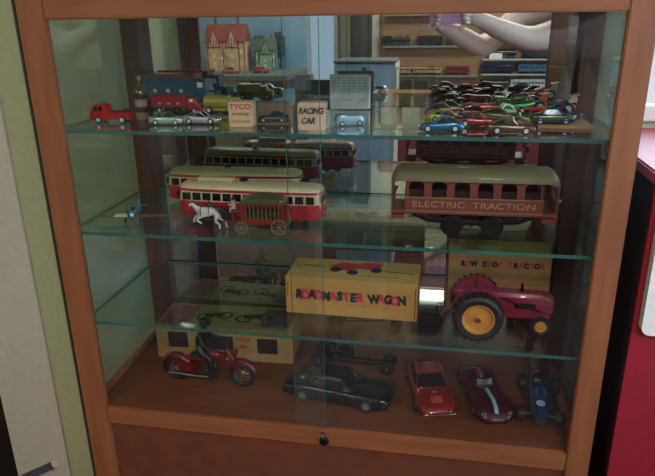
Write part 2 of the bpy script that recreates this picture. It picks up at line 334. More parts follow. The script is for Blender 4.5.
# info card on an easel at the mirror
pc=thing('information_card','pale grey information card standing at the back of the top shelf','card',(.441,.285,Z1+.0005),2)
MB().box((0,0,.034),(.076,.005,.066)).build('card',mat('grey green card','#a3aca4',.8),pc)
b=MB(); 
for k in range(6): 
    for j in range(7): b.box((-.030+.010*j,-.0028,.060-.0052*k),(.0078-.001*((j+k)%3),.0004,.0011))
b.tube([(-.028,-.003,.020),(-.020,-.003,.016),(-.012,-.003,.021),(-.004,-.003,.017),(.008,-.003,.019)],.0005,4); b.tube([(.014,-.003,.014),(.024,-.003,.017),(.030,-.003,.022)],.0006,4)
b.build('printed_lines',mat('grey ink','#4b5750',.8),pc)
MB().box((.0395,0,.033),(.003,.008,.062)).build('card_edge',white,pc)
# acrylic box
ac=thing('acrylic_display_box','clear plastic box holding two pale cards left of the diecast cars on the top shelf','plastic box',(.556,.092,Z1),0)
b=MB(); b.box((0,0,.0015),(.092,.05,.003)); b.build('base',acry,ac); MB().box((0,0,.030),(.092,.05,.056)).build('cover',acry,ac)
b=MB(); b.box((-.022,.01,.017),(.026,.002,.028)); b.build('card',mat('pale card','#a9a68a',.8),ac); b=MB(); b.box((.014,.01,.017),(.028,.002,.028)); b.build('card',MATS['pale card'],ac)

# --- right hand crowd of diecast cars
tr=MB().box((0,0,.0025),(.085,.10,.005),bev=.001).build('card_tray',mat('tan cardboard','#9a7450',.85),loc=(.815,.150,Z1)); tag(tr,'flat tan cardboard sheet under the cars at the right end of the top shelf','card')
car('toy_car','metallic blue toy car at the front left of the right-hand group','toy car',.070,.027,0.0242,.620,.062,Z1,184,P('metal blue','#1f5f86',metal=.6),COUPE,group=sm)
car('toy_car','bronze brown toy muscle car at the front of the right-hand group','toy car',.071,.028,0.0242,.726,.052,Z1,0,P('bronze','#5e4a38',metal=.6),MUSC,group=sm)
car('toy_car','maroon toy coupe between and behind the blue car and the bronze car','toy car',.076,.028,0.0242,.680,.112,Z1,4,P('maroon','#7c1f2a',metal=.5),MUSC,group=sm)
car('toy_car','yellow green toy wedge car directly behind the metallic blue one','toy car',.074,.029,0.0230,.632,.150,Z1,4,P('lime','#a6ad3a'),WEDGE,group=sm)
car('toy_car','dark red toy fastback at the rear left of the right-hand group','toy car',.070,.027,0.0242,.625,.215,Z1,-4,P('dark red','#6b1822',metal=.4),COUPE,group=sm)
car('toy_car','olive toy car with silver windscreen on a blue base, on the cardboard sheet','toy car',.066,.028,0.0253,.796,.122,Z1+.0052,2,P('olive','#39452c'),SEDAN,winm=P('silvery','#9fb0b6',metal=.9),group=sm,
    extra=lambda t,L,w,h,zc:MB().box((0,0,h*.25),(L*.98,w*1.03,h*.18),bev=.001).build('lower_body',P('base blue','#1c2f55'),t))
car('toy_car','dark navy toy car behind the olive car at the right end of the sheet','toy car',.062,.027,0.0230,.822,.176,Z1+.0052,-6,P('navy','#1d2c6a'),WEDGE,group=sm)
car('toy_car','red toy convertible touching the mirror behind the maroon coupe','toy car',.066,.026,0.0196,.690,.262,Z1,5,P('wine','#8a1d2c'),OPEN,group=sm)
car('toy_car','olive brown toy coupe in the middle of the right-hand group','toy car',.070,.027,0.0230,.720,.178,Z1,-3,P('olive brown','#5c5a30',metal=.4),COUPE,group=sm)
def buggy(x,y,z,rz):
    t=thing('toy_dune_buggy','white and mint toy dune buggy with an open tube cage','toy car',(x,y,z),rz,sm); m=P('mint white','#c9e6cf')
    b=MB(); b.loft([ringsec(q,w,.005,h,w*.8) for q,w,h in ((-.022,.007,.010),(-.012,.010,.012),(.006,.010,.011),(.022,.006,.008))]); b.build('body',m,t)
    b=MB()
    for s in (1,-1): b.tube([(-.016,s*.008,.011),(-.008,s*.008,.021),(.004,s*.007,.019),(.012,s*.007,.010)],.0009,6)
    b.tube([(-.008,-.008,.021),(-.008,.008,.021)],.0009,6); b.build('roll_cage',m,t)
    for q,r in ((-.016,.007),(.017,.0055)):
        for s in (1,-1): wheel(t,q,s*.012,r,r,.005)
buggy(.738,.232,Z1,10); 
def dragster(x,y,z,rz,label,c1,c2,L=.095):
    t=thing('toy_dragster',label,'toy dragster',(x,y,z),rz,sm)
    b=MB(); b.loft([ringsec(q*L,w,.006,h,w*.7) for q,w,h in ((-.48,.005,.016),(-.36,.007,.021),(-.2,.0065,.018),(-.05,.005,.014),(.3,.003,.010),(.5,.0015,.007))]); b.build('body',c1,t)
    b=MB(); b.prism([(-.5*L,.020),(-.5*L,.029),(-.44*L,.034),(-.36*L,.024),(-.36*L,.020)],-.0012,.0012); b.box((-.44*L,0,.033),(.016,.026,.0014),rot=Matrix.Rotation(R(12),3,'Y')); b.build('tail_wing',c2,t)
    b=MB(); b.box((-.16*L,0,.021),(.013,.009,.008),bev=.001)
    for k in range(4):
        for s in (1,-1): b.tube([(-.13*L-.003*k,s*.004,.020),(-.15*L-.003*k,s*.009,.024)],.0008,5)
    b.build('engine',chrome,t)
    for s in (1,-1): wheel(t,-.34*L,s*.012,.0105,.0105,.008); wheel(t,.42*L,s*.007,.0052,.0052,.0018)
dragster(.765,.285,Z1,186,'long green toy dragster with an orange tail wing near the mirror',P('bright green','#2e9e4a'),P('orange tail','#d6532e'))
dragster(.803,.228,Z1+.0052,178,'long orange red toy dragster on the back of the cardboard sheet',P('orange red','#cf3b26'),P('cream tail','#d9c9a6'),L=.10)
car('toy_car','near black toy coupe behind the yellow green wedge car','toy car',.064,.026,0.0218,.640,.275,Z1,2,P('blackish','#1d2226'),COUPE,group=sm)
car('toy_car','deep purple toy car squeezed between the dark red fastback and the olive brown coupe','toy car',.060,.026,0.0218,.683,.212,Z1,8,P('purple','#3a2038'),WEDGE,group=sm)

# little amber bottle at the left rear post
bt=thing('miniature_bottle','amber miniature bottle with a pale label standing at the left rear post','bottle',(.014,.262,Z1))
MB().lathe([(0,0),(.011,0),(.0125,.002),(.0125,.034),(.010,.040),(.0045,.047),(.0045,.060),(0,.060)]).build('glass_body',mat('amber glass','#6a4420',.1,coat=1),bt)
MB().lathe([(.0128,.006),(.0128,.020)]).build('label',mat('label pink','#b89a8c',.7),bt); MB().lathe([(.0129,.021),(.0129,.032)]).build('neck_label',mat('label dark','#2a2420',.7),bt)
MB().lathe([(.0052,.058),(.0052,.066),(0,.066)]).build('cap',mat('cap gold','#9a7a2c',.4,.6),bt)

# ------------------------------------------------------------------ streetcars
scred=P('streetcar red','#9c1626',metal=0.); sccream=P('streetcar cream','#b9ab86',metal=0.,rough=.45)
def planring(L,w,z,n=40,e=5.,lean=0):
    out=[]
    for k in range(n):
        a=2*PI*k/n; c,s=math.cos(a),math.sin(a)
        out.append(Vector((L/2*math.copysign(abs(c)**(2/e),c),w/2*math.copysign(abs(s)**(2/e),s),z)))
    return out
def streetcar(label,x,y,z,rz,L,roofm,grp,pod=True):
    t=thing('model_streetcar',label,'model streetcar',(x,y,z),rz,grp); w=.058
    MB().loft([planring(L*.97,w*.94,.010),planring(L*.99,w,.014),planring(L,w,.038),planring(L*.995,w*.995,.040)]).build('lower_body',scred,t)
    MB().loft([planring(L*.994,w*.99,.040),planring(L*.975,w*.95,.0595)]).build('window_band',sccream,t)
    MB().loft([planring(L*.977,w*.96,.0595),planring(L*.968,w*.95,.0650)]).build('letter_board',scred,t)
    MB().loft([planring(L*.978,w*.98,.0645),planring(L*.968,w*.96,.0685),planring(L*.94,w*.84,.0720),planring(L*.88,w*.55,.0745),planring(L*.82,w*.2,.0755)]).build('roof',roofm,t,60)
    n=13
    b=MB()
    for i in range(n):
        q=-L*.42+L*.84*i/(n-1)
        for s in (1,-1): 
            b.box((q,s*w*.487,.0500),(L*.055,.0016,.0145),rot=Matrix.Rotation(R(4*s),3,'X'),bev=.0003)
    for s in (1,-1):
        for yy in (-.016,0,.016): b.box((s*L*.4925,yy,.0500),(.002,.0125,.014),bev=.0003)
    b.build('windows',dark,t)
    if pod:
        MB().box((-L*.24,0,.0785),(L*.26,w*.36,.008),bev=.003).build('roof_ventilator',sccream,t)
    b=MB(); b.tube([(-L*.05,0,.077),(-L*.05,0,.084),(L*.38,0,.088)],.0009,6); b.lathe([(.008,0),(.008,.003),(0,.004)],(-L*.05,0,.078)); b.build('trolley_pole',gunm,t)
    for q in (-.30,.30):
        tr_=MB(); tr_.box((q*L,0,.009),(L*.17,w*.66,.006),bev=.001)
        tk=tr_.build('truck_frame',gunm,t)
        for dx in (-.05,.05):
            for s in (1,-1): wheel(tk,(q+dx)*L,s*w*.33,.0075,.0075,.004,tyre=gunm,rim=steel)
    b=MB()
    for s in (1,-1): b.lathe([(0,-.002),(.004,-.002),(.004,.002),(0,.003)],(s*L*.5,0,.028),'x',12); b.box((s*L*.505,0,.013),(.006,.03,.004),bev=.001)
    b.build('headlight',chrome,t)
    b=MB()
    for q in (.37,-.12): 
        for s in (1,-1): 
            for k in (-1,0,1): b.box((q*L+k*.007,s*w*.501,.036),(.0009,.0006,.040))
    b.build('door_line',mat('door dark','#3a1210',.6),t)
    t.scale=(1,1,.94); return t
g='red and cream streetcars on the middle shelf'
streetcar('red and cream model streetcar at the front, behind the horse-drawn circus wagon',.281,.128,Z2,-1,.278,sccream,g)
streetcar('red streetcar with buff roof standing behind the front streetcar, nearest the mirror',.216,.232,Z2,2,.280,P('streetcar buff','#8f8a62',metal=0.,rough=.5),g,pod=False)

# ------------------------------------------------------------------ electric trolley
def trolley(x,y,z,rz):
    t=thing('model_trolley','brown wooden model trolley with arched windows and a curved olive roof','model trolley',(x,y,z),rz)
    br=P('trolley brown','#6a3524',metal=0.,rough=.5); L=.225; w=.066
    b=MB(); b.box((0,0,.042),(L+.046,w,.006)); b.box((0,0,.0555),(L,w,.025),bev=.001)
    n=6; pw=L/n
    for s in (1,-1):
        y0,y1=(s*w/2-s*.003,s*w/2); 
        for i in range(n):
            xa=-L/2+i*pw; xb=xa+pw; gx=pw*.17
            # arched frame around each opening
            z0_,z1_,z2_=.067,.088,.098
            op=[(xb-gx,z0_),(xb-gx,z1_)]+[( (xa+xb)/2+(pw/2-gx)*math.cos(a),z1_+.007*math.sin(a)) for a in [PI*k/6 for k in range(1,6)]]+[(xa+gx,z1_),(xa+gx,z0_)]
            xm=(xa+xb)/2; k=4
            b.prism([(xb,z0_),(xb,z2_),(xm,z2_)]+op[1:k+1][::-1]+[op[0]],y0,y1)
            b.prism([(xa,z0_),(xa,z2_),(xm,z2_)]+op[k:-1]+[op[-1]],y0,y1)
    for s in (1,-1): b.box((s*(L/2-.0015),-w*.36,.083),(.003,w*.28,.032)); b.box((s*(L/2-.0015),w*.36,.083),(.003,w*.28,.032))
    b.build('body',br,t,20)
    b=MB()
    for s in (1,-1): b.box((0,s*(w/2-.004),.0735),(L-.006,.001,.013))
    b.build('lower_sash',mat('sash dark','#1a1413',.4),t)
    # lettering
    text('ELECTRIC  TRACTION',.0145,mat('faded gilt','#9a7a5e',.6),t,at(.0,-w/2-.0006,.0555),sx=1.40)
    o=text('ELECTRIC  TRACTION',.0145,MATS['faded gilt'],t,Matrix.Translation((0,w/2+.0006,.0555))@Matrix.Rotation(PI,4,'Z')@FRONT,sx=1.32)
    b=MB()
    for zz in (.0440,.0672): 
        for s in (1,-1): b.box((0,s*(w/2+.0005),zz),(L,.001,.0014))
    b.build('trim_strip',mat('pale trim','#8a6a50',.6),t)
    rm=P('trolley roof olive','#6b6444',metal=0.,rough=.75)
    def rs(q,k,dz,kh=1):
        prof=[(1,0),(1.0,.005),(.95,.010),(.78,.0145),(.4,.0175),(0,.0185)]
        return [Vector((q,w*.60*k*a,.0965+dz+c*kh)) for a,c in prof]+[Vector((q,-w*.60*k*a,.0965+dz+c*kh)) for a,c in prof[-2::-1]]
    LL=L+.040; b=MB(); b.loft([rs(-LL/2-.004,.70,-.008,.5),rs(-LL/2,.86,-.004,.8),rs(-LL/2+.010,1,0),rs(LL/2-.010,1,0),rs(LL/2,.86,-.004,.8),rs(LL/2+.004,.70,-.008,.5)]); b.build('roof',rm,t,50)
    for s in (1,-1):
        b=MB(); 
        for yy in (-.028,.028): b.tube([(s*(L/2+.022),yy,.044),(s*(L/2+.022),yy,.097)],.0016,6)
        b.box((s*(L/2+.021),0,.050),(.003,w*.9,.022),bev=.001); b.box((s*(L/2+.012),0,.031),(.022,w*.8,.008)); b.tube([(s*(L/2+.022),0,.06),(s*(L/2+.016),0,.078)],.003,8); b.build('platform',br,t)
    und=MB(); und.box((0,0,.036),(L*.9,w*.5,.008))
    for s in (1,-1):
        und.tube([(-.10,s*.026,.038),(-.075,s*.028,.028),(0,s*.030,.024),(.075,s*.028,.028),(.10,s*.026,.038)],.0045,6)
        for k in range(-3,4): und.tube([(k*.014,s*.029,.018),(k*.014,s*.029,.028)],.0028,6)
        und.box((-.030,s*.033,.021),(.030,.006,.020),bev=.002); und.box((.030,s*.033,.021),(.030,.006,.020),bev=.002)
    ua=und.build('underframe',gunm,t)
    for q in (-.034,.034):
        for s in (1,-1): wheel(ua,q,s*.028,.0185,.0185,.006,tyre=gunm,rim=gunm,spokes=6)
    b=MB(); b.lathe([(.007,-.003),(.009,.004),(0,.005)],(L/2+.028,0,.058),'x',14); b.build('headlamp',steel,t)
trolley(.678,.110,Z2,1)
# shadowed lifeguard-like fender: separate brown display plinth hidden behind
# ------------------------------------------------------------------ circus wagon and horses
def skin(name,m,parent,verts,edges,sub=2,root=0):
    me=bpy.data.meshes.new(name); me.from_pydata([v[:3] for v in verts],edges,[]); me.materials.append(m)
    o=bpy.data.objects.new(name,me); COL.objects.link(o); o.parent=parent
    sk=o.modifiers.new('Skin','SKIN'); sk.use_smooth_shade=True
    for i,v in enumerate(verts):
        r=v[3]; me.skin_vertices[0].data[i].radius=(r,r) if not isinstance(r,tuple) else r
        me.skin_vertices[0].data[i].use_root=(i==root)
    if sub: s_=o.modifiers.new('Subdivision','SUBSURF'); s_.levels=sub; s_.render_levels=sub
    return o
def horse(label,x,y,z,rz,m,k=1.):
    t=thing('toy_horse',label,'toy horse',(x,y,z),rz,'horses pulling the circus wagon')
    v=[(-.010,0,.026,.0060),(0,0,.0255,.0058),(.010,0,.026,.0058),(.017,0,.030,.0042),(.021,0,.035,.0032),(.023,0,.037,.0028),(.028,0,.0335,.0020),
       (.011,.0035,.020,.0028),(.018,.0035,.015,.0017),(.013,.0035,.011,.0013),(.011,.0035,.009,.0015),
       (.011,-.0035,.020,.0028),(.020,-.0035,.018,.0018),(.024,-.0035,.012,.0013),(.022,-.0035,.009,.0015),
       (-.011,.0035,.020,.0034),(-.008,.0035,.013,.0020),(-.014,.0035,.008,.0013),(-.013,.0035,.0015,.0015),
       (-.011,-.0035,.020,.0034),(-.014,-.0035,.013,.0020),(-.021,-.0035,.009,.0013),(-.022,-.0035,.0015,.0015)]
    v=[(a*k,b*k,c*k,r*k) for a,b,c,r in v]
    e=[(0,1),(1,2),(2,3),(3,4),(4,5),(5,6),(2,7),(7,8),(8,9),(9,10),(2,11),(11,12),(12,13),(13,14),(0,15),(15,16),(16,17),(17,18),(0,19),(19,20),(20,21),(21,22)]
    skin('body',m,t,v,e,1,1)
    b=MB(); b.tube([(-.015*k,0,.030*k),(-.020*k,0,.029*k),(-.024*k,0,.020*k)],[.0012*k,.0022*k,.0006*k],6); b.build('tail',black,t)
    b=MB(); b.loft([[Vector((a*k,.0008,(c+h)*k)),Vector((a*k,-.0008,(c+h)*k)),Vector((a*k,-.0015,c*k)),Vector((a*k,.0015,c*k))] for a,c,h in ((.011,.030,.003),(.016,.034,.003),(.020,.038,.0025),(.022,.0395,.002))]); b.build('mane',black,t)
    b=MB(); b.ring((.011*k,0,.026*k),.0066*k,.0008*k,'x',14,5); b.ring((0,0,.0255*k),.0062*k,.0006*k,'x',14,5); b.tube([(-.012*k,-.0065*k,.026*k),(.011*k,-.0066*k,.027*k)],.0006*k,5); b.build('harness',mat('black leather','#15120f',.5),t)
wh=mat('horse white','#b9b6aa',.5,var=.05)
horse('galloping white toy horse on the near side, pulling the circus wagon',.224,.056,Z2,187,wh,1.3)
horse('dark toy horse behind the white one, pulling the circus wagon',.236,.084,Z2,182,mat('horse brown','#4a2a22',.5),1.08)
def circus(x,y,z,rz):
    t=thing('circus_wagon','red and olive toy circus cage wagon with yellow spoked wheels','circus wagon',(x,y,z),rz)
    rd=P('wagon red','#7a2018',metal=0.); ol=P('wagon olive','#4c4a30',metal=0.)
    b=MB(); b.box((0,0,.017),(.062,.030,.008),bev=.001); b.box((0,0,.0425),(.062,.030,.004),bev=.0008)
    for sx in (1,-1):
        for sy in (1,-1): b.box((sx*.029,sy*.0135,.030),(.004,.003,.024))
    b.build('cage_body',rd,t)
    b=MB(); b.prism([(-.033,.044)]+[(-.033*math.cos(a),.044+.009*math.sin(a)) for a in [PI*k/10 for k in range(11)]]+[(.033,.044)],-.017,.017); b.build('roof',ol,t)
    b=MB()
    for k in range(9):
        for s in (1,-1): b.tube([(-.024+.006*k,s*.0142,.020),(-.024+.006*k,s*.0142,.041)],.0006,5)
    b.build('cage_bars',mat('gilt','#9a8a4a',.4,.5),t)
    b=MB(); b.box((0,0,.025),(.052,.004,.012)); b.build('inside_panel',mat('interior dark','#231a14',.7),t)
    b=MB(); b.box((.038,0,.030),(.010,.022,.002)); b.box((.044,0,.022),(.002,.022,.016)); b.build('driver_seat',rd,t)
    b=MB(); b.tube([(.034,0,.012),(.062,0,.013),(.088,0,.016)],.0009,6); b.build('shaft',rd,t)
    ye=P('wheel yellow','#6e6244',metal=0.)
    for q,r in ((-.024,.0115),(.030,.0095)):
        for s in (1,-1):
            o=MB(); o.ring((0,0,0),r*.9,r*.1,'y',22,6)
            for k in range(8): o.tube([(0,0,0),(r*.88*math.cos(k*PI/4),0,r*.88*math.sin(k*PI/4))],r*.06,5)
            o.lathe([(r*.18,-.002),(r*.18,.002)],(0,0,0),'y',10); o.build('wheel',ye,t,loc=(q,s*.019,r))
circus(.322,.064,Z2,184); bpy.data.objects['circus_wagon'].scale=(1.22,1.22,1.22)
# driver figure
dv=thing('toy_driver','tiny seated driver figure at the front of the circus wagon','toy figure',(.2685,.060,Z2+.0385),184)
b=MB(); b.ball((0,0,.016),.0032,(1,1,1.1)); b.build('head',mat('face pink','#b98a70',.6),dv)
b=MB(); b.tube([(0,0,.0005),(0,0,.006),(.001,0,.0125)],[.0030,.0038,.0026],8); b.tube([(0,.003,.011),(.006,.004,.007),(.009,.002,.009)],.0011,6); b.tube([(0,-.003,.011),(.006,-.004,.007),(.009,-.002,.009)],.0011,6); b.tube([(0,.0018,.002),(.006,.002,.002),(.007,.002,-.005)],.0014,6); b.tube([(0,-.0018,.002),(.006,-.002,.002),(.007,-.002,-.005)],.0014,6); b.build('body',mat('coat white','#b7bbb8',.6),dv)
b=MB(); b.lathe([(.005,0),(.005,.0006),(.0028,.001),(.0028,.005),(0,.005)],(0,0,.0185)); b.build('hat',black,dv)

# ------------------------------------------------------------------ toy aeroplane
def plane(x,y,z,rz):
    t=thing('toy_airplane','small silver blue toy airplane with long thin wings at the left of the middle shelf','toy airplane',(x,y,z),rz)
    b=MB(); b.loft([[Vector((q,r*math.cos(a),.016+dz+r*1.1*math.sin(a))) for a in [2*PI*k/12 for k in range(12)]] for q,r,dz in ((-.035,.0015,.004),(-.02,.0045,.002),(0,.0075,0),(.014,.0075,0),(.02,.006,0),(.023,.002,0))]); b.build('fuselage',P('silver blue','#6a8ba0',metal=.6),t)
    b=MB(); b.loft([[Vector((.006+c*dx,yy,.012+dz*.0008)) for dx,dz in ((-1,0),(0,1.6),(1,0),(0,-1))] for yy,c in ((-.068,.005),(-.04,.009),(0,.011),(.04,.009),(.074,.005))]); b.build('wing',P('wing red','#7c5048',metal=0.),t)
    b=MB(); b.loft([[Vector((.006+c*dx,yy,.0125+dz*.0010)) for dx,dz in ((-1,0),(0,1.7),(1,0),(0,-1))] for yy,c in ((-.034,.0098),(-.008,.0112))]); b.build('wing_band',white,t)
    b=MB(); b.box((-.032,0,.021),(.010,.03,.0012)); b.prism([(-.037,.020),(-.037,.031),(-.032,.031),(-.025,.020)],-.0006,.0006); b.build('tailplane',MATS['silver blue'],t)
    b=MB(); b.ball((.004,0,.0245),.0045,(1.5,.8,.8)); b.build('canopy',dark,t)
    b=MB(); b.box((.0245,0,.016),(.001,.002,.026),rot=Matrix.Rotation(R(25),3,'X')); b.build('propeller',chrome,t)
    for s in (1,-1):
        b=MB(); b.tube([(.008,s*.012,.012),(.010,s*.014,.004)],.0008,5); b.lathe([(.004,-.001),(.004,.001)],(.010,s*.014,.004),'y',12); b.build('landing_gear',gunm,t)
    b=MB(); b.ball((-.033,0,.003),.003); b.tube([(-.033,0,.003),(-.033,0,.019)],.0006,5); b.build('tail_skid',gunm,t)
plane(.064,.085,Z2,-82)

# ------------------------------------------------------------------ roadmaster box
yel=mat('yellow printed card','#a87d3e',.75,var=.05,scale=60); yel2=mat('yellow card top','#b0914e',.75,var=.05)
rb=carton('wagon_box','long yellow carton with ROADMASTER WAGON lettering on the lowest glass shelf','box',.4695,.152,Z3,-1,.248,.100,.074,yel,flap=False)
MB().box((0,0,.0743),(.247,.099,.0008)).build('lid',yel2,rb)
word='ROADMASTER WAGON'; xs=-.104
wd={' ':.012,'M':.0150,'W':.0150,'I':.006}; tot=sum(wd.get(c,.0122) for c in word); 
for i,c in enumerate(word):
    ww=wd.get(c,.0122)*.206/tot
    if c!=' ':
        m=(ink,redink)[i%2] if i<10 else (ink,redink)[(i+1)%2]
        text(c,.0235,m,rb,at(xs+ww/2,-.0506,.040-.0035*math.sin(i*1.9)*.3,FRONT@Matrix.Rotation(R((-4,3,-2,5)[i%4]),4,'Z')),name='letter',bold=.0016,sx=.84)
    xs+=ww
text('RIDE THE NEW',.0042,redink,rb,at(-.080,-.0506,.0515),sx=1.3)
text('STURDY STEEL TOY FOR BOYS AND GIRLS',.0040,orink,rb,at(.040,-.0506,.0245),sx=1.2)
pic=MB(); pic.prism([(-.040,-.004),(-.048,.014),(-.030,.036),(.010,.030),(.014,.040),(.052,.040),(.046,.004),(.006,.010),(-.006,-.004)],.0748,.0751,'z'); pic.build('wagon_picture',redink,rb)
b=MB()
for cx_,cy_ in ((-.002,-.012),(.042,.004),(-.036,-.002)): b.lathe([(0,.0748),(.011,.0748),(.011,.0754),(0,.0754)],(cx_,cy_,0),'z',16)
b.box((-.082,.012,.0749),(.040,.0016,.0005),rot=Matrix.Rotation(R(-4),3,'Z')); b.box((.085,.000,.0749),(.055,.0018,.0005),rot=Matrix.Rotation(R(-6),3,'Z')); b.box((-.060,-.016,.0749),(.052,.0008,.0005)); b.box((.050,-.026,.0749),(.075,.0008,.0005)); b.build('printed_lines',ink,rb)
b=MB(); b.box((.120,-.0504,.034),(.0015,.0006,.062)); b.box((-.120,-.0504,.05),(.001,.0006,.03)); b.build('worn_edge',mat('worn dark','#4a3418',.9),rb)

# row crop tractor box
tb=carton('tractor_box','tall tan carton printed ROW CROP TRACTOR standing behind the red tractor','box',.738,.200,Z3,1,.184,.075,.118,mat('tan printed card','#8f6a42',.8,var=.06),flap=False)
xs=-.071
for i,c in enumerate('ROW CROP TRACTOR'):
    ww={' ':.0085,'W':.0115}.get(c,.0095)
    if c!=' ': text(c,.0135,(ink,redink)[i%2],tb,at(xs+ww/2,-.0381,.097),name='letter',bold=.0010,sx=.85)
    xs+=ww
b=MB(); b.box((-.070,-.0378,.110),(.03,.0004,.0015)); b.box((.04,-.0378,.060),(.09,.0004,.0012)); b.build('printed_lines',redink,tb)
MB().box((0,0,.1183),(.183,.074,.0008)).build('lid',yel2,tb)

# ------------------------------------------------------------------ tractor
def tractor(x,y,z,rz):
    t=thing('toy_tractor','red toy row-crop tractor with yellow wheel hubs on the lowest glass shelf','toy tractor',(x,y,z),rz)
    rd=P('tractor red','#7a1f34',metal=0.,rough=.35); yh=P('hub yellow','#b9803a',metal=0.)
    b=MB(); b.loft([[Vector((q,s*w,zz)) for s,w,zz in ((1,wb,zb_),(1,wt*1.05,zt_-.006),(1,wt*.7,zt_),(-1,wt*.7,zt_),(-1,wt*1.05,zt_-.006),(-1,wb,zb_))] for q,wb,wt,zb_,zt_ in ((.018,.013,.014,.050,.078),(.045,.014,.015,.048,.080),(.105,.014,.014,.046,.079),(.124,.013,.012,.044,.075),(.128,.010,.009,.046,.070))]); b.build('hood',rd,t,40)
    b=MB(); b.box((.070,0,.040),(.11,.020,.018),bev=.003); b.box((.012,0,.040),(.05,.030,.026),bev=.004); b.box((-.010,0,.038),(.03,.034,.03),bev=.005); b.build('chassis',rd,t)
    b=MB(); b.box((.1285,0,.057),(.001,.016,.020)); b.build('grille',mat('grille dark','#2a1518',.5),t)
    b=MB()
    for s in (1,-1): b.box((.080,s*.0152,.058),(.036,.0006,.010))
    b.build('side_vent',gunm,t)
    b=MB()
    for s in (1,-1):
        pts=[(.047*math.cos(a),.043+.047*math.sin(a)) for a in [R(15+150*k/10) for k in range(11)]]
        b.prism([(.043*math.cos(R(15)),.043+.043*math.sin(R(15)))]+pts+[(.043*math.cos(R(165)),.043+.043*math.sin(R(165)))],s*.020,s*.024)
        b.loft([[Vector((px,s*.020,pz)),Vector((px,s*.034,pz)),Vector((px,s*.034,pz+.0015)),Vector((px,s*.020,pz+.0015))] for px,pz in pts[3:]])
    b.build('fender',rd,t)
    for s in (1,-1):
        wo=MB(); wo.annulus([(.026,-.011),(.036,-.0125),(.041,-.009),(.0425,0),(.041,.009),(.036,.0125),(.026,.011)])
        for k in range(22):
            a=2*PI*k/22
            for q in (1,-1): wo.box(((.0425)*math.cos(a+q*.06),q*.0055,(.0425)*math.sin(a+q*.06)),(.003,.011,.004),rot=Matrix.Rotation(-a,3,'Y')@Matrix.Rotation(R(25*q),3,'X'))
        wo=wo.build('rear_wheel',black,t,loc=(0,s*.040,.0445))
        MB().lathe([(0,-.012),(.005,-.012),(.006,-.006),(.022,-.005),(.026,-.0118),(.0275,-.0118),(.0275,.0118),(.026,.0118),(.022,.005),(.006,.006),(.005,.012),(0,.012)],(0,0,0),'y',28).build('hub',yh,wo)
        MB().lathe([(0,-.0145),(.0045,-.0145),(.0045,.0145),(0,.0145)],(0,0,0),'y',8).build('axle_nut',rd,wo)
    for s in (1,-1):
        fw=MB().annulus([(.0095,-.004),(.016,-.005),(.019,0),(.016,.005),(.0095,.004)]).build('front_wheel',black,t,loc=(.110,s*.009,.0192))
        MB().lathe([(0,-.005),(.003,-.005),(.0085,-.003),(.0105,-.0052),(.0105,.0052),(.0085,.003),(.003,.005),(0,.005)],(0,0,0),'y',20).build('hub',yh,fw)
    b=MB(); b.tube([(.110,0,.020),(.110,0,.046)],.004,8); b.tube([(.110,-.010,.0192),(.110,.010,.0192)],.0025,8); b.build('front_column',rd,t)
    b=MB(); b.tube([(.018,0,.066),(-.002,0,.084)],.0015,6); b.ring((-.003,0,.085),.011,.0012,'x',20,6)
    b.build('steering_wheel',gunm,t)
    b=MB(); b.lathe([(0,.0),(.013,.001),(.016,.008),(.015,.009),(.010,.003),(0,.002)],(-.026,0,.062),'z',16); b.tube([(-.010,0,.05),(-.024,0,.063)],.002,6); b.build('seat',rd,t)
    b=MB(); b.tube([(.040,-.018,.074),(.072,-.018,.060),(.106,-.017,.050)],.0014,6); b.build('drag_link',gunm,t)
    b=MB(); b.tube([(.075,0,.078),(.075,0,.094)],.0026,8); b.build('exhaust_pipe',gunm,t)
tractor(.697,.088,Z3,1)

# ------------------------------------------------------------------ flat kit box on the deck
kb=carton('kit_box','flat tan carton with motorcycle pictures lying on the deck behind the motorcycle','box',.169,.262,.0002,3,.308,.110,.080,mat('kit card','#9c7c4c',.8,var=.06),flap=False)
MB().box((0,0,.0804),(.307,.109,.0008)).build('lid',mat('kit lid','#8d7a54',.8,var=.1,scale=30),kb)
dp=mat('dark picture','#2b1c18',.8,scale=120,var=.4); pp=mat('pink picture','#8a4038',.8,scale=60,var=.25); gp=mat('grey picture','#575a62',.8,scale=90,var=.35)
b=MB(); b.box((-.104,-.0554,.047),(.045,.0005,.038)); b.box((.098,-.0554,.040),(.045,.0005,.036)); b.box((-.010,-.0554,.044),(.062,.0005,.032)); b.build('front_picture',dp,kb)
text('CYCLE',.013,redink,kb,at(.045,-.0556,.053),sx=.8,bold=.0004); text('KIT',.013,redink,kb,at(.045,-.0556,.036),sx=.8,bold=.0004)
b=MB(); b.box((-.112,0,.0810),(.065,.095,.0004)); b.build('lid_panel',pp,kb)
b=MB(); b.box((.112,0,.0810),(.07,.085,.0004)); b.build('lid_panel',gp,kb)
b=MB()
for cx_ in (-.055,.035): 
    b.ring((cx_,-.008,.0810),.016,.003,'z',20,5,.1); b.ring((cx_+.045,.004,.0810),.014,.003,'z',20,5,.1); b.box((cx_+.02,.004,.0811),(.045,.018,.0004),rot=Matrix.Rotation(.2,3,'Z'))
b.build('motorcycle_picture',dp,kb)

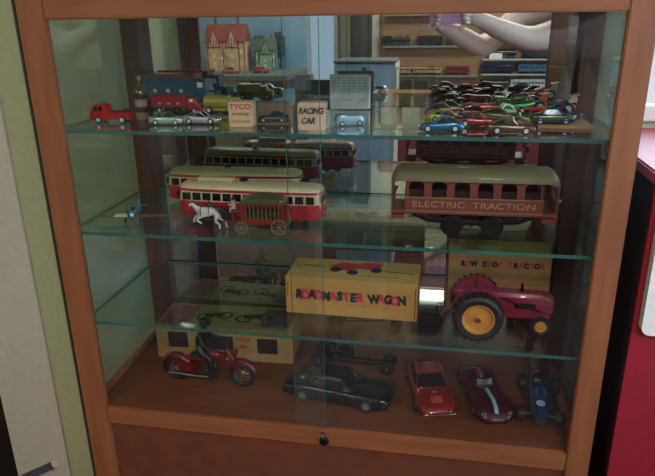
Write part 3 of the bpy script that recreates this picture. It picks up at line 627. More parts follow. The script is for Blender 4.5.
# ------------------------------------------------------------------ motorcycle and rider
def moto(x,y,z,rz):
    t=thing('toy_motorcycle','red toy motorcycle with wide fenders and spoked wheels at the left of the deck','toy motorcycle',(x,y,z),rz)
    rd=P('motorcycle red','#66101a',metal=.1)
    for q,nm in ((.066,'front_wheel'),(-.066,'rear_wheel')):
        o=MB(); o.ring((0,0,0),.0215,.0055,'y',30,8); o=o.build(nm,black,t,loc=(q,0,.027))
        h=MB(); h.ring((0,0,0),.0155,.0014,'y',26,6)
        for k in range(12): h.tube([(0,0,0),(.0155*math.cos(k*PI/6),0,.0155*math.sin(k*PI/6))],.0007,4)
        h.lathe([(.004,-.006),(.004,.006)],(0,0,0),'y',12); h.build('spokes',chrome,o)
    def fender(cx_,a0,a1,nm):
        b=MB(); rr=[]
        for k in range(13):
            a=R(a0+(a1-a0)*k/12); ca,sa=math.cos(a),math.sin(a)
            rr.append([Vector((cx_+r*ca,yy,.027+r*sa)) for r,yy in ((.0285,.0075),(.0315,.005),(.0325,0),(.0315,-.005),(.0285,-.0075),(.0278,-.0070),(.0300,0),(.0278,.0070))])
        b.loft(rr); b.build(nm,rd,t,60)
    fender(.066,5,150,'front_fender'); fender(-.066,20,205,'rear_fender')
    b=MB(); b.tube([(-.05,0,.052),(-.018,0,.050),(.010,0,.058),(.034,0,.064)],[.004,.006,.010,.006],10); b.ball((.010,0,.062),.013,(1.5,.75,.8)); b.build('fuel_tank',rd,t)
    b=MB(); b.tube([(.034,0,.064),(.020,0,.020),(-.030,0,.018),(-.060,0,.027)],.0025,8); b.tube([(-.03,0,.018),(-.03,0,.052)],.0025,8); b.box((-.044,-.010,.036),(.034,.010,.020),bev=.004); b.box((-.044,.010,.036),(.034,.010,.020),bev=.004); b.build('frame',rd,t)
    b=MB(); b.box((.0,0,.026),(.026,.018,.014),bev=.003)
    for q,a in ((-.006,-18),(.008,18)):
        for k in range(4): b.lathe([(.0068,-.0008),(.0068,.0008)],(q+math.sin(R(a))*.004*k,0,.034+.0042*k),'z',14)
        b.tube([(q,0,.032),(q+math.sin(R(a))*.018,0,.050)],.005,10)
    b.build('engine',steel,t)
    b=MB(); b.tube([(.006,-.010,.042),(.010,-.012,.030),(.0,-.012,.018),(-.08,-.012,.020)],.0028,8); b.build('exhaust_pipe',steel,t)
    b=MB()
    for s in (1,-1): b.tube([(.066,s*.009,.027),(.046,s*.007,.062),(.036,s*.006,.078)],.0022,8)
    b.build('fork',rd,t)
    b=MB()
    for s in (1,-1): b.tube([(.036,s*.004,.078),(.030,s*.022,.086),(.012,s*.028,.082)],.0014,7)
    b.build('handlebar',chrome,t)
    b=MB(); b.lathe([(0,-.006),(.006,-.004),(.0085,.004),(0,.005)],(.052,0,.070),'x',16); b.build('headlamp',rd,t)
    b=MB(); b.ball((-.022,0,.060),.011,(1.4,1,.35)); b.build('saddle',black,t)
    b=MB(); b.tube([(-.006,.010,.014),(-.010,.020,.0022)],.0014,6); b.build('kickstand',gunm,t)
moto(.172,.118,.0005,-2); bpy.data.objects['toy_motorcycle'].scale=(1.08,1.08,1.08)
rdm=mat('rider black','#131b17',.45,.2)
rf=thing('toy_rider','dark green toy rider figure sitting on the red motorcycle, hands on the handlebars','toy figure',(.154,.118,.066),-2); rf.scale=(1.2,1.2,1.2)
v=[(0,0,.010,.0085),(.001,0,.022,.0080),(.006,0,.036,.0092),(.008,0,.046,.0050),(.010,0,.052,.0042),
   (.007,.011,.042,.0050),(.012,.017,.030,.0040),(.026,.022,.023,.0030),(.031,.023,.022,.0026),
   (.007,-.011,.042,.0050),(.012,-.017,.030,.0040),(.026,-.022,.023,.0030),(.031,-.023,.022,.0026),
   (.004,.009,.008,.0072),(.024,.014,.002,.0058),(.020,.015,-.022,.0042),(.018,.015,-.036,.0036),(.026,.016,-.040,.0034),
   (.004,-.009,.008,.0072),(.024,-.014,.002,.0058),(.024,-.015,-.022,.0042),(.026,-.017,-.038,.0036),(.034,-.018,-.042,.0034)]
e=[(0,1),(1,2),(2,3),(3,4),(2,5),(5,6),(6,7),(7,8),(2,9),(9,10),(10,11),(11,12),(0,13),(13,14),(14,15),(15,16),(16,17),(0,18),(18,19),(19,20),(20,21),(21,22)]
skin('body',rdm,rf,v,e,1,0)
b=MB(); b.ball((.012,0,.060),.0075,(1,.9,1.15)); b.ball((.0195,0,.0590),.0015); b.build('head',mat('rider face','#3a2c24',.6),rf)
b=MB(); b.lathe([(.0082,0),(.0086,.004),(.0060,.009),(0,.0105)],(.0115,0,.0600)); b.box((.020,0,.0615),(.009,.012,.0012),bev=.0004); b.build('cap',rdm,rf)

# ------------------------------------------------------------------ big cars on the deck
gr=P('dark green lacquer','#091a15',metal=.2,rough=.2)
LIMO=dict(body=[(-.5,.56,.90),(-.48,.64,.95),(-.30,.66,1),(0,.64,1),(.20,.62,1),(.42,.60,.97),(.48,.56,.94),(.5,.44,.92)],cab=(.16,.05,-.16,-.26))
def limo_extra(t,L,w,h,zc):
    b=MB(); b.box((L*.501,0,h*.42),(L*.008,w*.74,h*.16),bev=.001); b.build('grille',steel,t)
    b=MB()
    for s in (1,-1): b.box((0,s*w*.498,h*.46),(L*.86,.0012,h*.02))
    b.build('side_trim',steel,t)
    b=MB(); b.ring((L*.02,0,h*.74),.014,.0008,'x',16,5); b.build('steering_wheel',gunm,t)
    b=MB()
    for s in (1,-1): b.box((-L*.02,s*w*.502,h*.52),(L*.004,.0008,h*.24))
    b.build('door_line',black,t)
car('model_car','large dark green model sedan in the middle of the deck, side on','model car',.215,.082,.056,.445,.112,.0003,-8,gr,LIMO,r=.0145,fx=.30,bx=-.30,extra=limo_extra,rim=mat('hub dull','#6e7070',.35,.4))

def coupe_extra(t,L,w,h,zc):
    b=MB(); b.box((L*.36,0,h*.60),(L*.10,w*.28,h*.05),bev=.001,rot=Matrix.Rotation(R(7),3,'Y')); b.build('hood_scoop',P('pale red','#c0483c'),t)
    b=MB(); b.lathe([(0,0),(.003,0),(.003,.0015),(0,.002)],(L*.235,0,h*.598)); b.build('badge',P('badge','#c98a5a'),t)
    b=MB(); b.box((-.02*L,0,h*.70),(.12*L,w*.5,.004)); b.build('dashboard',mat('grey interior','#7d7f80',.6),t)
    b=MB(); b.box((L*.492,0,h*.26),(.004,w*.5,h*.10),bev=.001); b.build('grille',black,t)
CP=dict(body=[(-.5,.50,.80),(-.46,.60,.93),(-.28,.66,1),(-.05,.62,.97),(.15,.60,.97),(.31,.60,1),(.41,.52,.90),(.465,.42,.76),(.492,.32,.60),(.5,.27,.48)],cab=(.13,-.02,-.22,-.44))
rc=car('model_car','red model sports coupe with a raised hood scoop, nose towards the front rail','model car',.178,.078,.050,.622,.148,.0003,-77,P('coupe red','#82201b',metal=.3,rough=.2),CP,r=.0135,extra=coupe_extra,rim=mat('hub dull','#6e7070',.35,.4))
def roadster(x,y,z,rz):
    t=thing('model_roadster','dark maroon open model roadster with a pale blue stripe down the hood','model car',(x,y,z),rz); m=P('roadster maroon','#3c0d14',metal=.3,rough=.2); L=.178; w=.076; h=.036
    b=MB(); rs=[]
    for q,zf,f in ((-.5,.62,.62),(-.46,.80,.84),(-.34,.96,1),(-.18,.88,.93),(0,.80,.90),(.14,.84,.93),(.30,.94,1.0),(.42,.78,.93),(.48,.55,.74),(.5,.40,.56)):
        hw=w/2*f; zz=zf*h; z0=.007
        hp=[(0,z0),(hw*.85,z0),(hw,z0+(zz-z0)*.35),(hw*.98,z0+(zz-z0)*.75),(hw*.80,zz),(hw*.55,zz*.94),(hw*.30,zz*.93),(0,zz*.97)]
        rs.append([Vector((q*L,a,c)) for a,c in hp]+[Vector((q*L,-a,c)) for a,c in hp[-2:0:-1]])
    b.loft(rs); b.build('body',m,t,60)
    b=MB(); b.ball((-.06*L,0,.030),.021,(.9,1.05,.24)); b.build('cockpit',black,t)
    b=MB(); b.loft([[Vector((.02*L-abs(yy)*.25+dx,yy,zz)) for dx,zz in ((0,.030),(-.006,.043),(-.0052,.043),(.0012,.030))] for yy in (-.015,-.009,0,.009,.015)]); b.build('windscreen',mat('screen pale','#5a6060',.15,.2),t)
    b=MB(); b.ball((-.22*L,0,.036),.010,(1.8,.8,.6)); b.build('headrest',P('headrest pink','#7d3038'),t)
    b=MB(); pts=[(.06,.0305),(.14,.0315),(.30,.0348),(.40,.0305),(.455,.0225)]
    b.loft([[Vector((q*L,-.0035,zz)),Vector((q*L,.0035,zz)),Vector((q*L,.0035,zz+.0014)),Vector((q*L,-.0035,zz+.0014))] for q,zz in pts]); b.build('hood_stripe',mat('pale blue stripe','#7fa6ae',.5),t)
    for q in (.31,-.31):
        for s in (1,-1): wheel(t,q*L,s*(w/2-.006),.0135,.0135,.011,rim=MATS['hub dull'])
    b=MB(); 
    for s in (1,-1): b.lathe([(0,-.003),(.004,-.003),(.0045,.002),(0,.003)],(L*.455,s*.024,.0235),'x',12)
    b.box((L*.497,0,.014),(.003,.024,.006),bev=.001); b.build('headlight',chrome,t)
    b=MB()
    for k in range(5): b.box(((.02+.02*k)*L,-w*.465,.018),(.0015,.002,.009))
    b.build('side_vent',black,t)
roadster(.728,.146,.0003,-77)
def racer(x,y,z,rz):
    t=thing('model_race_car','blue vintage open-wheel model race car with a round number on its nose','model race car',(x,y,z),rz); m=P('racing blue','#12335a',metal=.3,rough=.22); L=.165
    def rd_(q,ry,rz_,zc_,n=16):
        ry*=1.22; rz_*=1.12; return [Vector((q*L,ry*math.cos(a),zc_+rz_*math.sin(a))) for a in [2*PI*k/n for k in range(n)]]
    b=MB(); b.loft([rd_(-.50,.003,.004,.024),rd_(-.46,.010,.011,.025),rd_(-.36,.018,.016,.026),rd_(-.22,.020,.017,.026),rd_(-.08,.019,.014,.024),rd_(.1,.017,.0135,.023),rd_(.3,.015,.0125,.022),rd_(.44,.012,.010,.020),rd_(.49,.009,.008,.019)]); b.build('body',m,t,60)
    b=MB(); b.lathe([(0,0),(.0078,0),(.0085,.003),(0,.0035)],(.487*L,0,.019),'x',16); b.build('nose_grille',steel,t)
    b=MB(); b.ball((-.16*L,0,.040),.012,(1.2,.85,.35)); b.build('cockpit',black,t)
    b=MB(); b.loft([[Vector((-.075*L-abs(yy)*.4+dx,yy,zz)) for dx,zz in ((0,.035),(-.004,.046),(-.003,.046),(.001,.035))] for yy in (-.012,0,.012)]); b.build('windscreen',acry,t)
    b=MB(); b.lathe([(0,0),(.0080,0),(.0080,.0012),(0,.0012)],(0,0,0)); o=b.build('number_roundel',mat('roundel pale','#9fb0c0',.6),t,loc=(.30*L,0,.0356)); o.rotation_euler=(0,R(5),0)
    text('11',.010,mat('roundel ink','#243a5a',.7),o,Matrix.Translation((0,0,.0013))@Matrix.Rotation(R(90),4,'Z'),name='number')
    b=MB()
    for s in (1,-1):
        for q,ww in ((.36,.033),(-.28,.032)): b.tube([(q*L,s*.010,.018),(q*L,s*ww,.0165)],.0016,6); b.tube([(q*L,s*.012,.024),((q-.03)*L,s*(ww-.004),.0168)],.0011,6)
    b.build('axle',chrome,t)
    for q,ww,r in ((.36,.033,.0150),(-.28,.032,.0165)):
        for s in (1,-1): wheel(t,q*L,s*ww,r,r,.011,rim=steel)
    b=MB()
    for s in (1,-1): b.tube([(.10*L,s*.017,.026),(.0,s*.023,.022),(-.44*L,s*.023,.020)],.0018,7)
    b.build('exhaust_pipe',steel,t)
    b=MB()
    for k in range(6): 
        for s in (1,-1): b.box(((.02+.035*k)*L,s*.007,.0386),(.0022,.007,.0008))
    b.build('louvres',mat('louvre blue','#2a5a86',.4),t)
racer(.832,.143,.0003,-97)
def rail(x,y,z,rz):
    t=thing('model_hot_rod','black skeletal hot rod chassis with thin wire wheels behind the green sedan','model car',(x,y,z),rz)
    b=MB()
    for s in (1,-1): b.tube([(-.08,s*.014,.020),(-.03,s*.012,.014),(.05,s*.008,.014),(.09,s*.006,.020)],.002,7); b.tube([(-.06,s*.012,.020),(-.045,s*.010,.050),(-.02,s*.010,.030)],.0016,7)
    for q in (-.07,-.02,.04,.088): b.tube([(q,-.013,.017),(q,.013,.017)],.0016,6)
    b.build('frame',gunm,t)
    b=MB(); b.box((-.008,0,.028),(.036,.022,.020),bev=.003); b.box((-.008,0,.042),(.022,.012,.010),bev=.002)
    b.build('engine',black,t)
    b=MB()
    for k in range(4):
        for s in (1,-1): b.tube([(-.02+.008*k,s*.011,.034),(-.02+.008*k,s*.022,.040),(-.030+.008*k,s*.026,.044)],.0014,6)
    b.build('exhaust_pipe',chrome,t)
    b=MB(); b.loft([ringsec(q,w,.016,h,w*.8) for q,w,h in ((-.075,.008,.034),(-.055,.013,.044),(-.035,.012,.036))]); b.build('body',P('hot rod black','#10201a'),t)
    for s in (1,-1): 
        wheel(t,-.058,s*.030,.020,.020,.014,rim=steel); wheel(t,.088,s*.022,.0145,.0145,.004,spokes=10)
    b=MB(); b.tube([(.088,-.022,.0145),(.088,.022,.0145)],.0015,6); b.tube([(-.058,-.03,.02),(-.058,.03,.02)],.002,6); b.build('axle',chrome,t)
rail(.446,.232,.0003,-6)
wc=thing('reflection_stand_in','small pale cup shape standing in for a reflection behind the blue race car','cup',(.842,.286,.0003))  # made-up cup in place of a pale reflection
MB().lathe([(.009,0),(.013,.030),(.0138,.030),(.0138,.032),(.012,.032),(.0085,.003),(0,.003)]).build('cup_body',mat('cup tan','#9a8668',.7),wc)

# ------------------------------------------------------------------ right: red counter with white panel
rc_=thing('red_counter','dark red counter with a pinkish red top just right of the display cabinet','counter',(1.262,.201,FL))
ht=.497-FL
MB().box((0,.018,(ht-.02)/2),(.65,.385,ht-.02),bev=.002).build('side_panels',mat('shaded red laminate','#38222f',.5),rc_)  # side lies in shadow; the shade is put into this darker colour
MB().box((0,-.1785,(ht-.02)/2),(.652,.008,ht-.02)).build('front_panel',mat('crimson panel','#8a1226',.6,var=.06,scale=80),rc_)
MB().box((0,0,ht-.01),(.662,.40,.02),bev=.003).build('countertop',mat('pink red laminate','#b04c5a',.35,var=.05),rc_)
b=MB(); n=6; 
def rrect(x0,z0,x1,z1,r): 
    out=[]
    for cx_,cz_,a0 in ((x1-r,z1-r,0),(x0+r,z1-r,90),(x0+r,z0+r,180),(x1-r,z0+r,270)):
        out+=[(cx_+r*math.cos(R(a0+90*k/n)),cz_+r*math.sin(R(a0+90*k/n))) for k in range(n+1)]
    return out
wp=MB().prism(rrect(-.318,.238-FL,.02,.462-FL,.014),-.200,-.183,'y').build('white_panel',white,rc_)

# ------------------------------------------------------------------ left: leaning stick with a banded tip
q0=Vector((-.478,.408,-.541))
st=thing('hanging_tool','grey flat bar with a white tip against the white casing at lower left','tool',q0,0)
RT=Matrix.Rotation(R(-30),3,'Y')
b=MB(); b.box((-.058,0,-.0310),(.12,.007,.024),rot=RT,bev=.002); b.build('bar',mat('bar grey','#5a5c68',.5),st)
b=MB(); b.box((-.0035,0,-.0005),(.006,.0075,.024),rot=RT); b.build('band',mat('band red','#8a3a28',.5),st)
b=MB(); b.box((.0085,0,.0065),(.022,.007,.021),rot=RT,bev=.003); b.build('tip',white,st)

# ------------------------------------------------------------------ room contents seen in the mirror
bwood=mat('brown backing board','#a07a54',.7,scale=12,stretch=(.5,4,4),hex2='#8a6646')
rack=thing('train_rack','long brown wall rack with narrow ledges full of model trains','rack',(.80,YF+.002,0))
MB().box((0,.012,.62),(1.30,.022,1.15)).build('backing_board',bwood,rack)
lz=[.081,.186,.291,.397,.502,.607,.712,.817] 
lz=[.09,.29,.50,.72]
MB().box((.655,.06,.62),(.035,.12,1.15)).build('end_post',mat('rack post','#2a2220',.6),rack)
grey=mat('rail ledge grey','#6a7470',.6)
for z in lz:
    MB().box((-.28,.055,z-.008),(.70,.10,.014)).build('ledge',grey,rack)
for z in (.19,.30,.405,.53,.66):
    MB().box((.365,.055,z-.008),(.55,.10,.014)).build('ledge',grey,rack)
    b=MB(); [b.box((.10+.0135*k,.1065,z-.004),(.007,.003,.007)) for k in range(40)]; b.build('track_ties',white,rack)
def wagon(label,x,z,L,h,body,roof,win=True,grp='model trains on the rack ledges'):
    t=thing('model_train_car',label,'model train car',(x,YF+.062,z-.0008),0,grp)
    MB().box((0,0,.012+h*.42),(L,.045,h*.75),bev=.002).build('body',body,t)
    MB().box((0,0,.012+h*.84),(L*.98,.038,h*.14),bev=.003).build('roof',roof,t)
    if win:
        b=MB(); n=int(L/.024); [b.box((-L*.45+L*.9*(k+.5)/n,.0228,.012+h*.52),(L*.9/n*.6,.0012,h*.22)) for k in range(n)]; b.build('windows',dark,t)
    for q in (-.34,.34):
        b=MB(); b.box((q*L,0,.012),(L*.2,.03,.008))
        for d in (-.06,.06): b.lathe([(.008,-.02),(.008,.02)],((q+d)*L,0,.0085),'y',12)
        b.build('truck',gunm,t)
def loco(label,x,z,L,m):
    t=thing('model_locomotive',label,'model locomotive',(x,YF+.062,z-.0008),0,'model trains on the rack ledges')
    b=MB(); b.tube([(-L*.10,0,.042),(L*.46,0,.042)],.019,14); b.box((-L*.25,0,.045),(L*.26,.044,.046),bev=.002); b.lathe([(.007,0),(.009,.016)],(L*.36,0,.055)); b.ball((L*.12,0,.060),.010); b.build('boiler',m,t)
    b=MB()
    for q in (-.22,-.04,.12): b.lathe([(.015,-.02),(.015,.02)],(q*L,0,.0155),'y',16)
    for q in (.30,.42): b.lathe([(.009,-.02),(.009,.02)],(q*L,0,.0095),'y',12)
    b.build('running_gear',steel,t)
db=P('train dark blue','#1e2e4a'); si=P('train silver','#b9c6cc',metal=.4); dg=P('train dark','#20262a'); rr=P('train red','#7c2a30'); tn=P('train tan','#a98a62',metal=0.); ylw=P('train yellow','#c9a23a',metal=0.); pu=P('train purple','#3a2a4a')
loco('black steam locomotive on the upper left ledge of the train rack',.56-.30,.50,.24,dg)
wagon('dark freight car behind the steam locomotive on the train rack',.51,.50,.19,.062,dg,dg,False)
wagon('cream caboose with purple base at the right of the upper left ledge',.70,.50,.15,.055,pu,tn)
wagon('tan passenger car at the left of the second ledge',.27,.29,.21,.056,tn,P('train roof brown','#6a5240'))
wagon('tan passenger car in the middle of the second ledge',.50,.29,.21,.056,tn,MATS['train roof brown'])
wagon('red and tan passenger car at the right of the second ledge',.72,.29,.17,.058,rr,MATS['train roof brown'])
wagon('small yellow work car on the highest left ledge',.36,.72,.12,.05,ylw,ylw,False); wagon('yellow work car right beside the small yellow one',.52,.72,.13,.05,ylw,ylw,False)
loco('black locomotive on the lowest left ledge',.34,.09,.25,dg); wagon('silver coach on the lowest left ledge',.62,.09,.24,.056,si,si)
wagon('dark blue streamlined coach left on the right-hand ledges',1.00,.30,.24,.066,db,db); wagon('blue coach right of the dark blue coach',1.27,.30,.24,.066,P('train blue','#3a6a8a'),db)
wagon('pale silver coach with dark windows low on the right-hand ledges',1.24,.19,.27,.064,si,white); loco('black locomotive low on the right-hand ledges',.98,.19,.24,dg)
loco('black locomotive on the middle right-hand ledge',1.02,.405,.24,dg); wagon('dark freight car with red panel on the middle right-hand ledge',1.28,.405,.22,.05,dg,rr,False)
loco('dark locomotive on the upper right-hand ledge',1.25,.53,.25,dg); wagon('dark coach on the upper right-hand ledge',.99,.53,.22,.056,dg,dg)
cdp=MB().box((0,0,.02),(.09,.002,.04)).build('price_card',white,loc=(.985,YF+.100,.4045)); tag(cdp,'small white card standing on the middle right-hand train ledge','card')

# lower case below the rack: dark red plinth and tall boxes
pl=MB().box((0,0,.42),(1.38,.55,.82),bev=.004).build('low_counter',mat('deep red counter','#6a2228',.55,var=.1),loc=(.86,-2.95,FL)); tag(pl,'deep red low counter standing under the train rack','counter')

# village diorama
vt=thing('display_table','dark display table carrying the village scene','table',(-.72,-2.55,FL))
MB().box((0,0,1.155),(.78,.62,.03),bev=.003).build('tabletop',mat('table grey green','#5a6a60',.8),vt)
for sx in (1,-1):
    for sy in (1,-1): MB().box((sx*.36,sy*.28,.57),(.05,.05,1.14),bev=.003).build('leg',post_wood,vt)
VZ=FL+1.1705
bd=MB().box((0,0,.30),(.78,.02,.60)).build('painted_backdrop',mat('painted sky','#5f86a0',.9,scale=5,hex2='#7fa0b4'),loc=(-.72,-2.83,VZ)); tag(bd,'blue painted backdrop board behind the model village','backdrop')
tudor=mat('tudor plaster','#c9a07c',.8); rooft=mat('clay roof','#8a4030',.8,scale=80,var=.2); timber=mat('dark timber','#3a241c',.8)
def house(label,x,y,w,d,h,rz=0,wallm_=tudor,roofm_=rooft,gables=((0,.3),)):
    t=thing('model_house',label,'model house',(x,y,VZ),rz)
    MB().box((0,0,h/2),(w,d,h)).build('walls',wallm_,t)
    b=MB(); b.prism([(-d*.58,h-.002),(0,h*1.55),(d*.58,h-.002)],-w*.53,w*.53,'x')
    for gx,gw in gables: b.prism([(gx*w-gw*w*.5,h*.80),(gx*w,h*1.45),(gx*w+gw*w*.5,h*.80)],0,d*.60,'y')
    b.build('roof',roofm_,t)
    b=MB()
    for gx,gw in gables: b.prism([(gx*w-gw*w*.40,h*.80),(gx*w,h*1.34),(gx*w+gw*w*.40,h*.80)],d*.60,d*.62,'y'); b.box((gx*w,d*.55,h*.40),(gw*w*.8,d*.12,h*.8))
    b.build('gable',wallm_,t)
    b=MB()
    for gx,gw in gables:
        for s in (-1,0,1): b.box((gx*w+s*gw*w*.2,d*.615,h*.95),(.004,.006,h*.34 if s==0 else h*.2))
        b.box((gx*w,d*.615,h*.80),(gw*w*.8,.006,.005))
    for k in range(8): b.box((-w*.48+w*.96*k/7,d*.505,h*.5),(.004,.003,h))
    b.build('timber_frame',timber,t)
    b=MB(); 
    for k in range(5):
        for zz in (.28,.66): b.box((-w*.4+w*.8*k/4,d*.51,h*zz),(w*.07,.004,h*.14))
    for gx,gw in gables: b.box((gx*w,d*.615,h*.5),(w*.09,.004,h*.15)); b.box((gx*w,d*.615,h*.18),(w*.07,.004,h*.30))
    b.build('windows',mat('window lit pale','#c9c7a0',.5),t)
    b=MB(); 
    for q in (-.3,.28): b.box((q*w,0,h*1.60),(w*.05,w*.05,h*.36))
    b.build('chimney',mat('chimney brick','#7a4a3c',.8),t)
house('large half-timbered model house with brick red roofs in the village',-.825,-2.62,.27,.13,.195,0,gables=((-.28,.34),(.18,.36)))
house('small green grey model house with a steep roof right of the large one',-.575,-2.66,.14,.11,.135,-10,mat('green grey wall','#7f9a86',.8),mat('slate roof','#4a5648',.8),gables=((0,.6),))
car('toy_car','red toy car parked in front of the small green grey house in the village','toy car',.12,.055,.044,-.555,-2.44,VZ,20,P('village red','#b03028'),SEDAN,roofm=P('village cream','#c9b48a'))
car('toy_car','orange toy car parked in front of the large half-timbered house','toy car',.11,.05,.040,-.745,-2.41,VZ,0,P('village orange','#b0602c'),SEDAN)
for i,(x,y,hh,tx) in enumerate(((-.50,-2.76,.25,'tall dark model tree at the right of the village'),(-.655,-2.775,.22,'dark model tree behind the small green grey house'))):
    tt=thing('model_tree',tx,'model tree',(x,y,VZ)); MB().tube([(0,0,0),(0,0,hh*.5)],.006,6).build('trunk',timber,tt)
    b=MB()
    for k in range(26):
        a=random.random()*2*PI; r_=random.random()**.5*.035; zz=hh*(.35+.6*random.random()); b.ball((r_*.8*math.cos(a),r_*.8*math.sin(a),zz),.014+.008*random.random(),n=8,m=5)
    b.build('crown',mat('tree green','#2c3a2a',.9,scale=200,var=.3),tt)
b=MB(); b.tube([(0,0,0),(0,0,.085)],.0025,6); b.ball((0,0,.092),.009); lp=b.build('model_street_lamp',mat('lamp white','#c9c6b0',.5),loc=(-.80,-2.40,VZ)); tag(lp,'white model street lamp in front of the half-timbered house','street lamp')

# large tin toys at the back of the top shelf
TZ=Z1
def tin_truck(label,x,y,L,h,m,m2,rz=0):
    t=thing('tin_truck',label,'tin truck',(x,y,TZ),rz)
    w=h*.62
    b=MB(); b.box((-L*.12,0,h*.58),(L*.72,w,h*.62),bev=.002); b.build('cargo_box',m,t)
    b=MB(); b.loft([ringsec(q*L,w*.47,h*.15,zz*h,w*.42) for q,zz in ((.24,.80),(.38,.80),(.41,.5),(.5,.46),(.51,.3))]); b.build('cab',m,t)
    MB().box((-L*.12,0,h*.91),(L*.74,w*1.03,h*.07),bev=.001).build('roof_rail',m2,t)
    b=MB(); b.box((.32*L,0,h*.66),(L*.07,w*.97,h*.14)); b.build('cab_window',white,t)
    b=MB()
    for q in (-.30,-.12,.06): b.box((q*L,-w*.505,h*.50),(L*.05,.001,h*.09))
    b.build('side_lettering',mat('tin pale','#a8a894',.6),t)
    for q in (-.32,.36):
        for s in (1,-1): wheel(t,q*L,s*w*.42,h*.13,h*.13,h*.10)
teal=P('tin teal','#12505c',metal=.1); tred=P('tin red','#8c1a28',metal=.1)
tin_truck('tall teal tin truck with red roof rail at the back left of the top shelf',.092,.288,.155,.073,teal,tred)
tin_truck('low dark red tin truck in front of the teal one on the top shelf',.108,.226,.105,.036,tred,tred)
tk=thing('tin_tanker','olive yellow tin tanker truck behind the silver toy car on the top shelf','tin truck',(.203,.222,TZ),-4)
b=MB(); b.tube([(-.037,0,.021),(-.034,0,.021),(.016,0,.021),(.018,0,.021)],[.008,.0135,.0135,.008],16); b.build('tank',P('tin olive','#8f8a3a',metal=.1),tk)
b=MB(); b.loft([ringsec(q,.013,.007,zz,.011) for q,zz in ((.019,.030),(.030,.030),(.033,.021),(.043,.019))]); b.box((-.010,0,.0075),(.056,.018,.005)); b.build('cab',MATS['tin olive'],tk)
for q in (-.024,.032):
    for sx in (1,-1): wheel(tk,q,sx*.011,.0065,.0065,.005)

# pale blue glass-topped case in the middle of the room
pb=thing('floor_case','pale blue floor case with a glass top rim, standing in the middle of the room','display case',(.185,-2.10,FL))
MB().box((0,0,.63),(.34,.30,1.26),bev=.004).build('body',mat('pale blue paint','#8fb0cc',.5,var=.03),pb)
MB().box((0,0,1.272),(.35,.31,.012),bev=.003).build('rim',mat('rim grey','#5f6a6c',.4),pb)
b=MB(); b.box((0,.152,1.215),(.028,.005,.050)); b.build('keyhole_plate',gunm,pb); MB().box((0,.155,1.205),(.014,.003,.022)).build('key_tag',white,pb)
MB().box((.172,0,.64),(.006,.302,1.24)).build('corner_trim',white,pb)

# ------------------------------------------------------------------ the photographer (seen only in the mirror)
CAM=Vector((.6200,-.9375,.7188))
ph=thing('smartphone','pink cased smartphone held level in both hands','smartphone',(.630,-.9475,.717)); 
MB().box((0,0,0),(.145,.007,.072),bev=.003).build('case',mat('pink case','#d9a0cf',.35,var=.05),ph)
b=MB(); b.box((-.0,-.004,0),(.128,.001,.064)); b.build('screen',emit('phone screen','#c9a6d9',.7),ph)
MB().lathe([(.0035,0),(.0035,.0005)],(-.040,.0035,.020),'y',14).build('lens',dark,ph)
pn=thing('person','person in a dark shirt leaning in from the right, bare forearms raised, holding a phone','person',(1.50,-1.30,FL))
def rel(v): return [(a-1.50,b+1.30,c-FL,r) for a,b,c,r in v]
sk=mat('skin','#d6bcae',.55,var=.05,scale=30)
fa=[(1.50,-1.30,.10,.13),(1.40,-1.29,.28,.125),(1.28,-1.28,.45,.13),(1.21,-1.27,.62,.11),(1.16,-1.25,.74,.055),(1.13,-1.23,.82,.060),(1.11,-1.22,.90,.085),(1.11,-1.22,.99,.070),
    (1.15,-1.12,.67,.075),(.955,-1.06,.612,.052),(.83,-1.01,.655,.044),(.735,-.975,.700,.031),(.712,-.970,.705,.028),
    (1.10,-1.36,.74,.060),(.91,-1.25,.705,.045),(.772,-1.10,.580,.050),(.66,-1.02,.645,.040),(.575,-.975,.690,.025),(.566,-.970,.700,.027),
    (1.52,-1.21,-.02,.10),(1.50,-1.18,-.38,.065),(1.52,-1.20,-.72,.045),(1.46,-1.18,-.76,.040),(1.40,-1.17,-.775,.028),
    (1.52,-1.39,-.02,.10),(1.54,-1.42,-.38,.065),(1.56,-1.42,-.72,.045),(1.50,-1.42,-.76,.040),(1.44,-1.42,-.775,.028)]
ed=[(0,1),(1,2),(2,3),(3,4),(4,5),(5,6),(6,7),(3,8),(8,9),(9,10),(10,11),(11,12),(3,13),(13,14),(14,15),(15,16),(16,17),(17,18),(0,19),(19,20),(20,21),(21,22),(22,23),(0,24),(24,25),(25,26),(26,27),(27,28)]
# fingers, rooted in the palms
for pi,side in ((12,1),(18,-1)):
    px,py,pz,_=fa[pi]
    for k in range(4):
        i=len(fa); zz=pz+.022-.014*k; ln=(.9,1.,.95,.8)[k]
        fa+=[(px-side*.006,py+.012,zz,.009),(px-side*.018*ln,py+.034,zz+.002,.0085),(px-side*.036*ln,py+.034,zz+.002,.0078)]
        ed+=[(pi,i),(i,i+1),(i+1,i+2)]
    i=len(fa); fa+=[(px-side*.010,py-.004,pz-.020,.010),(px-side*.026,py+.006,pz-.034,.009),(px-side*.044,py+.012,pz-.040,.008)]; ed+=[(pi,i),(i,i+1),(i+1,i+2)]
skin('body',sk,pn,rel(fa),ed,1,0)
sv=[(1.50,-1.30,.06,.145),(1.40,-1.29,.28,.140),(1.28,-1.28,.45,.145),(1.21,-1.27,.62,.125),(1.15,-1.12,.67,.088),(1.095,-1.10,.645,.082),(1.10,-1.36,.74,.078),(1.03,-1.33,.715,.070)]
skin('shirt',mat('dark shirt','#1c2128',.8),pn,rel(sv),[(0,1),(1,2),(2,3),(3,4),(4,5),(3,6),(6,7)],1,0)
tv=[(1.50,-1.30,.06,.14),(1.52,-1.21,-.02,.115),(1.50,-1.18,-.38,.080),(1.52,-1.20,-.70,.065),(1.52,-1.39,-.02,.115),(1.54,-1.42,-.38,.080),(1.56,-1.42,-.70,.065)]
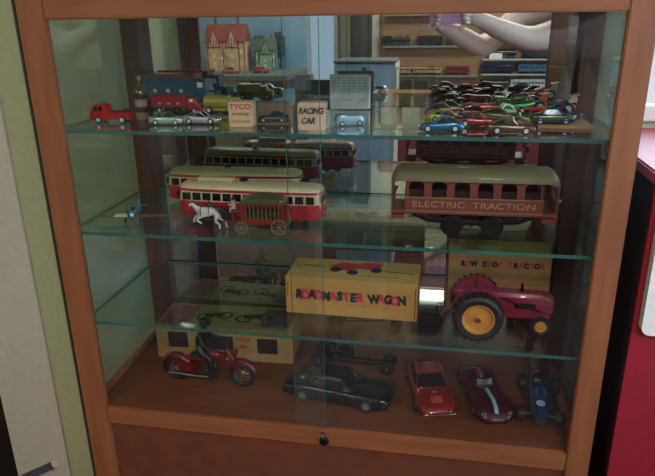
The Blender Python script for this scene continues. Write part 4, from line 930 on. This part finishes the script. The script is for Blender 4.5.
skin('trousers',mat('dark trousers','#20242c',.8),pn,rel(tv),[(0,1),(1,2),(2,3),(0,4),(4,5),(5,6)],1,0)
b=MB(); b.ball((1.115-1.5,-1.22+1.3,.965-FL),.088,(1,.9,1.0)); b.build('hair',mat('hair dark','#2a1d15',.8),pn)

# ------------------------------------------------------------------ lights
def area(n,loc,rot,sx,sy,p,c):
    l=bpy.data.lights.new(n,'AREA'); l.shape='RECTANGLE'; l.size=sx; l.size_y=sy; l.energy=p; l.color=c
    o=bpy.data.objects.new(n,l); COL.objects.link(o); o.location=loc; o.rotation_euler=[R(a) for a in rot]; return o
area('ceiling_lamp_light',(-.5,-1.75,CE-.05),(0,0,0),.56,.26,16,(1,.93,.82))
area('ceiling_lamp_light',(1.2,-1.9,CE-.05),(0,0,0),.56,.26,32,(1,.95,.88))
area('window_daylight',((wx0+wx1)/2,YB+.035,(wz0+wz1)/2),(-90,0,0),wx1-wx0,wz1-wz0,8,(.72,.84,1))
area('ceiling_lamp_light',(.6,-2.75,CE-.05),(0,0,0),.56,.2,12,(1,.95,.88))  # added lamp, brightens the train rack
area('added_side_light',(XR-.06,-.9,.85),(0,90,0),.8,1.0,34,(.62,.78,1))  # daylight of the added, unseen right-hand window
wd_=bpy.data.worlds.new('World'); S.world=wd_; wd_.use_nodes=True; nt=wd_.node_tree
sky=nt.nodes.new('ShaderNodeTexSky'); sky.sky_type='NISHITA'; sky.sun_elevation=R(30); sky.sun_disc=False
nt.links.new(sky.outputs[0],nt.nodes['Background'].inputs[0]); nt.nodes['Background'].inputs[1].default_value=.35

# ------------------------------------------------------------------ camera
cd=bpy.data.cameras.new('Camera'); cam=bpy.data.objects.new('Camera',cd); COL.objects.link(cam)
cd.sensor_width=36; cd.lens=620.118*36/655; cd.clip_start=.01; cd.clip_end=50
rt=Vector((.9841,.1773,-.0144)); up=Vector((-.0467,.3351,.9410)); fw=Vector((-.1716,.9253,-.3381))
Mx=Matrix((rt,up,-fw)).transposed().to_4x4(); Mx.translation=CAM; cam.matrix_world=Mx; S.camera=cam
S.view_settings.view_transform='Standard'; S.view_settings.look='None'; S.view_settings.gamma=1; S.view_settings.use_curve_mapping=False
S.view_settings.exposure=-0.16
S.cycles.transparent_max_bounces=32; S.cycles.max_bounces=10; S.cycles.use_denoising=True
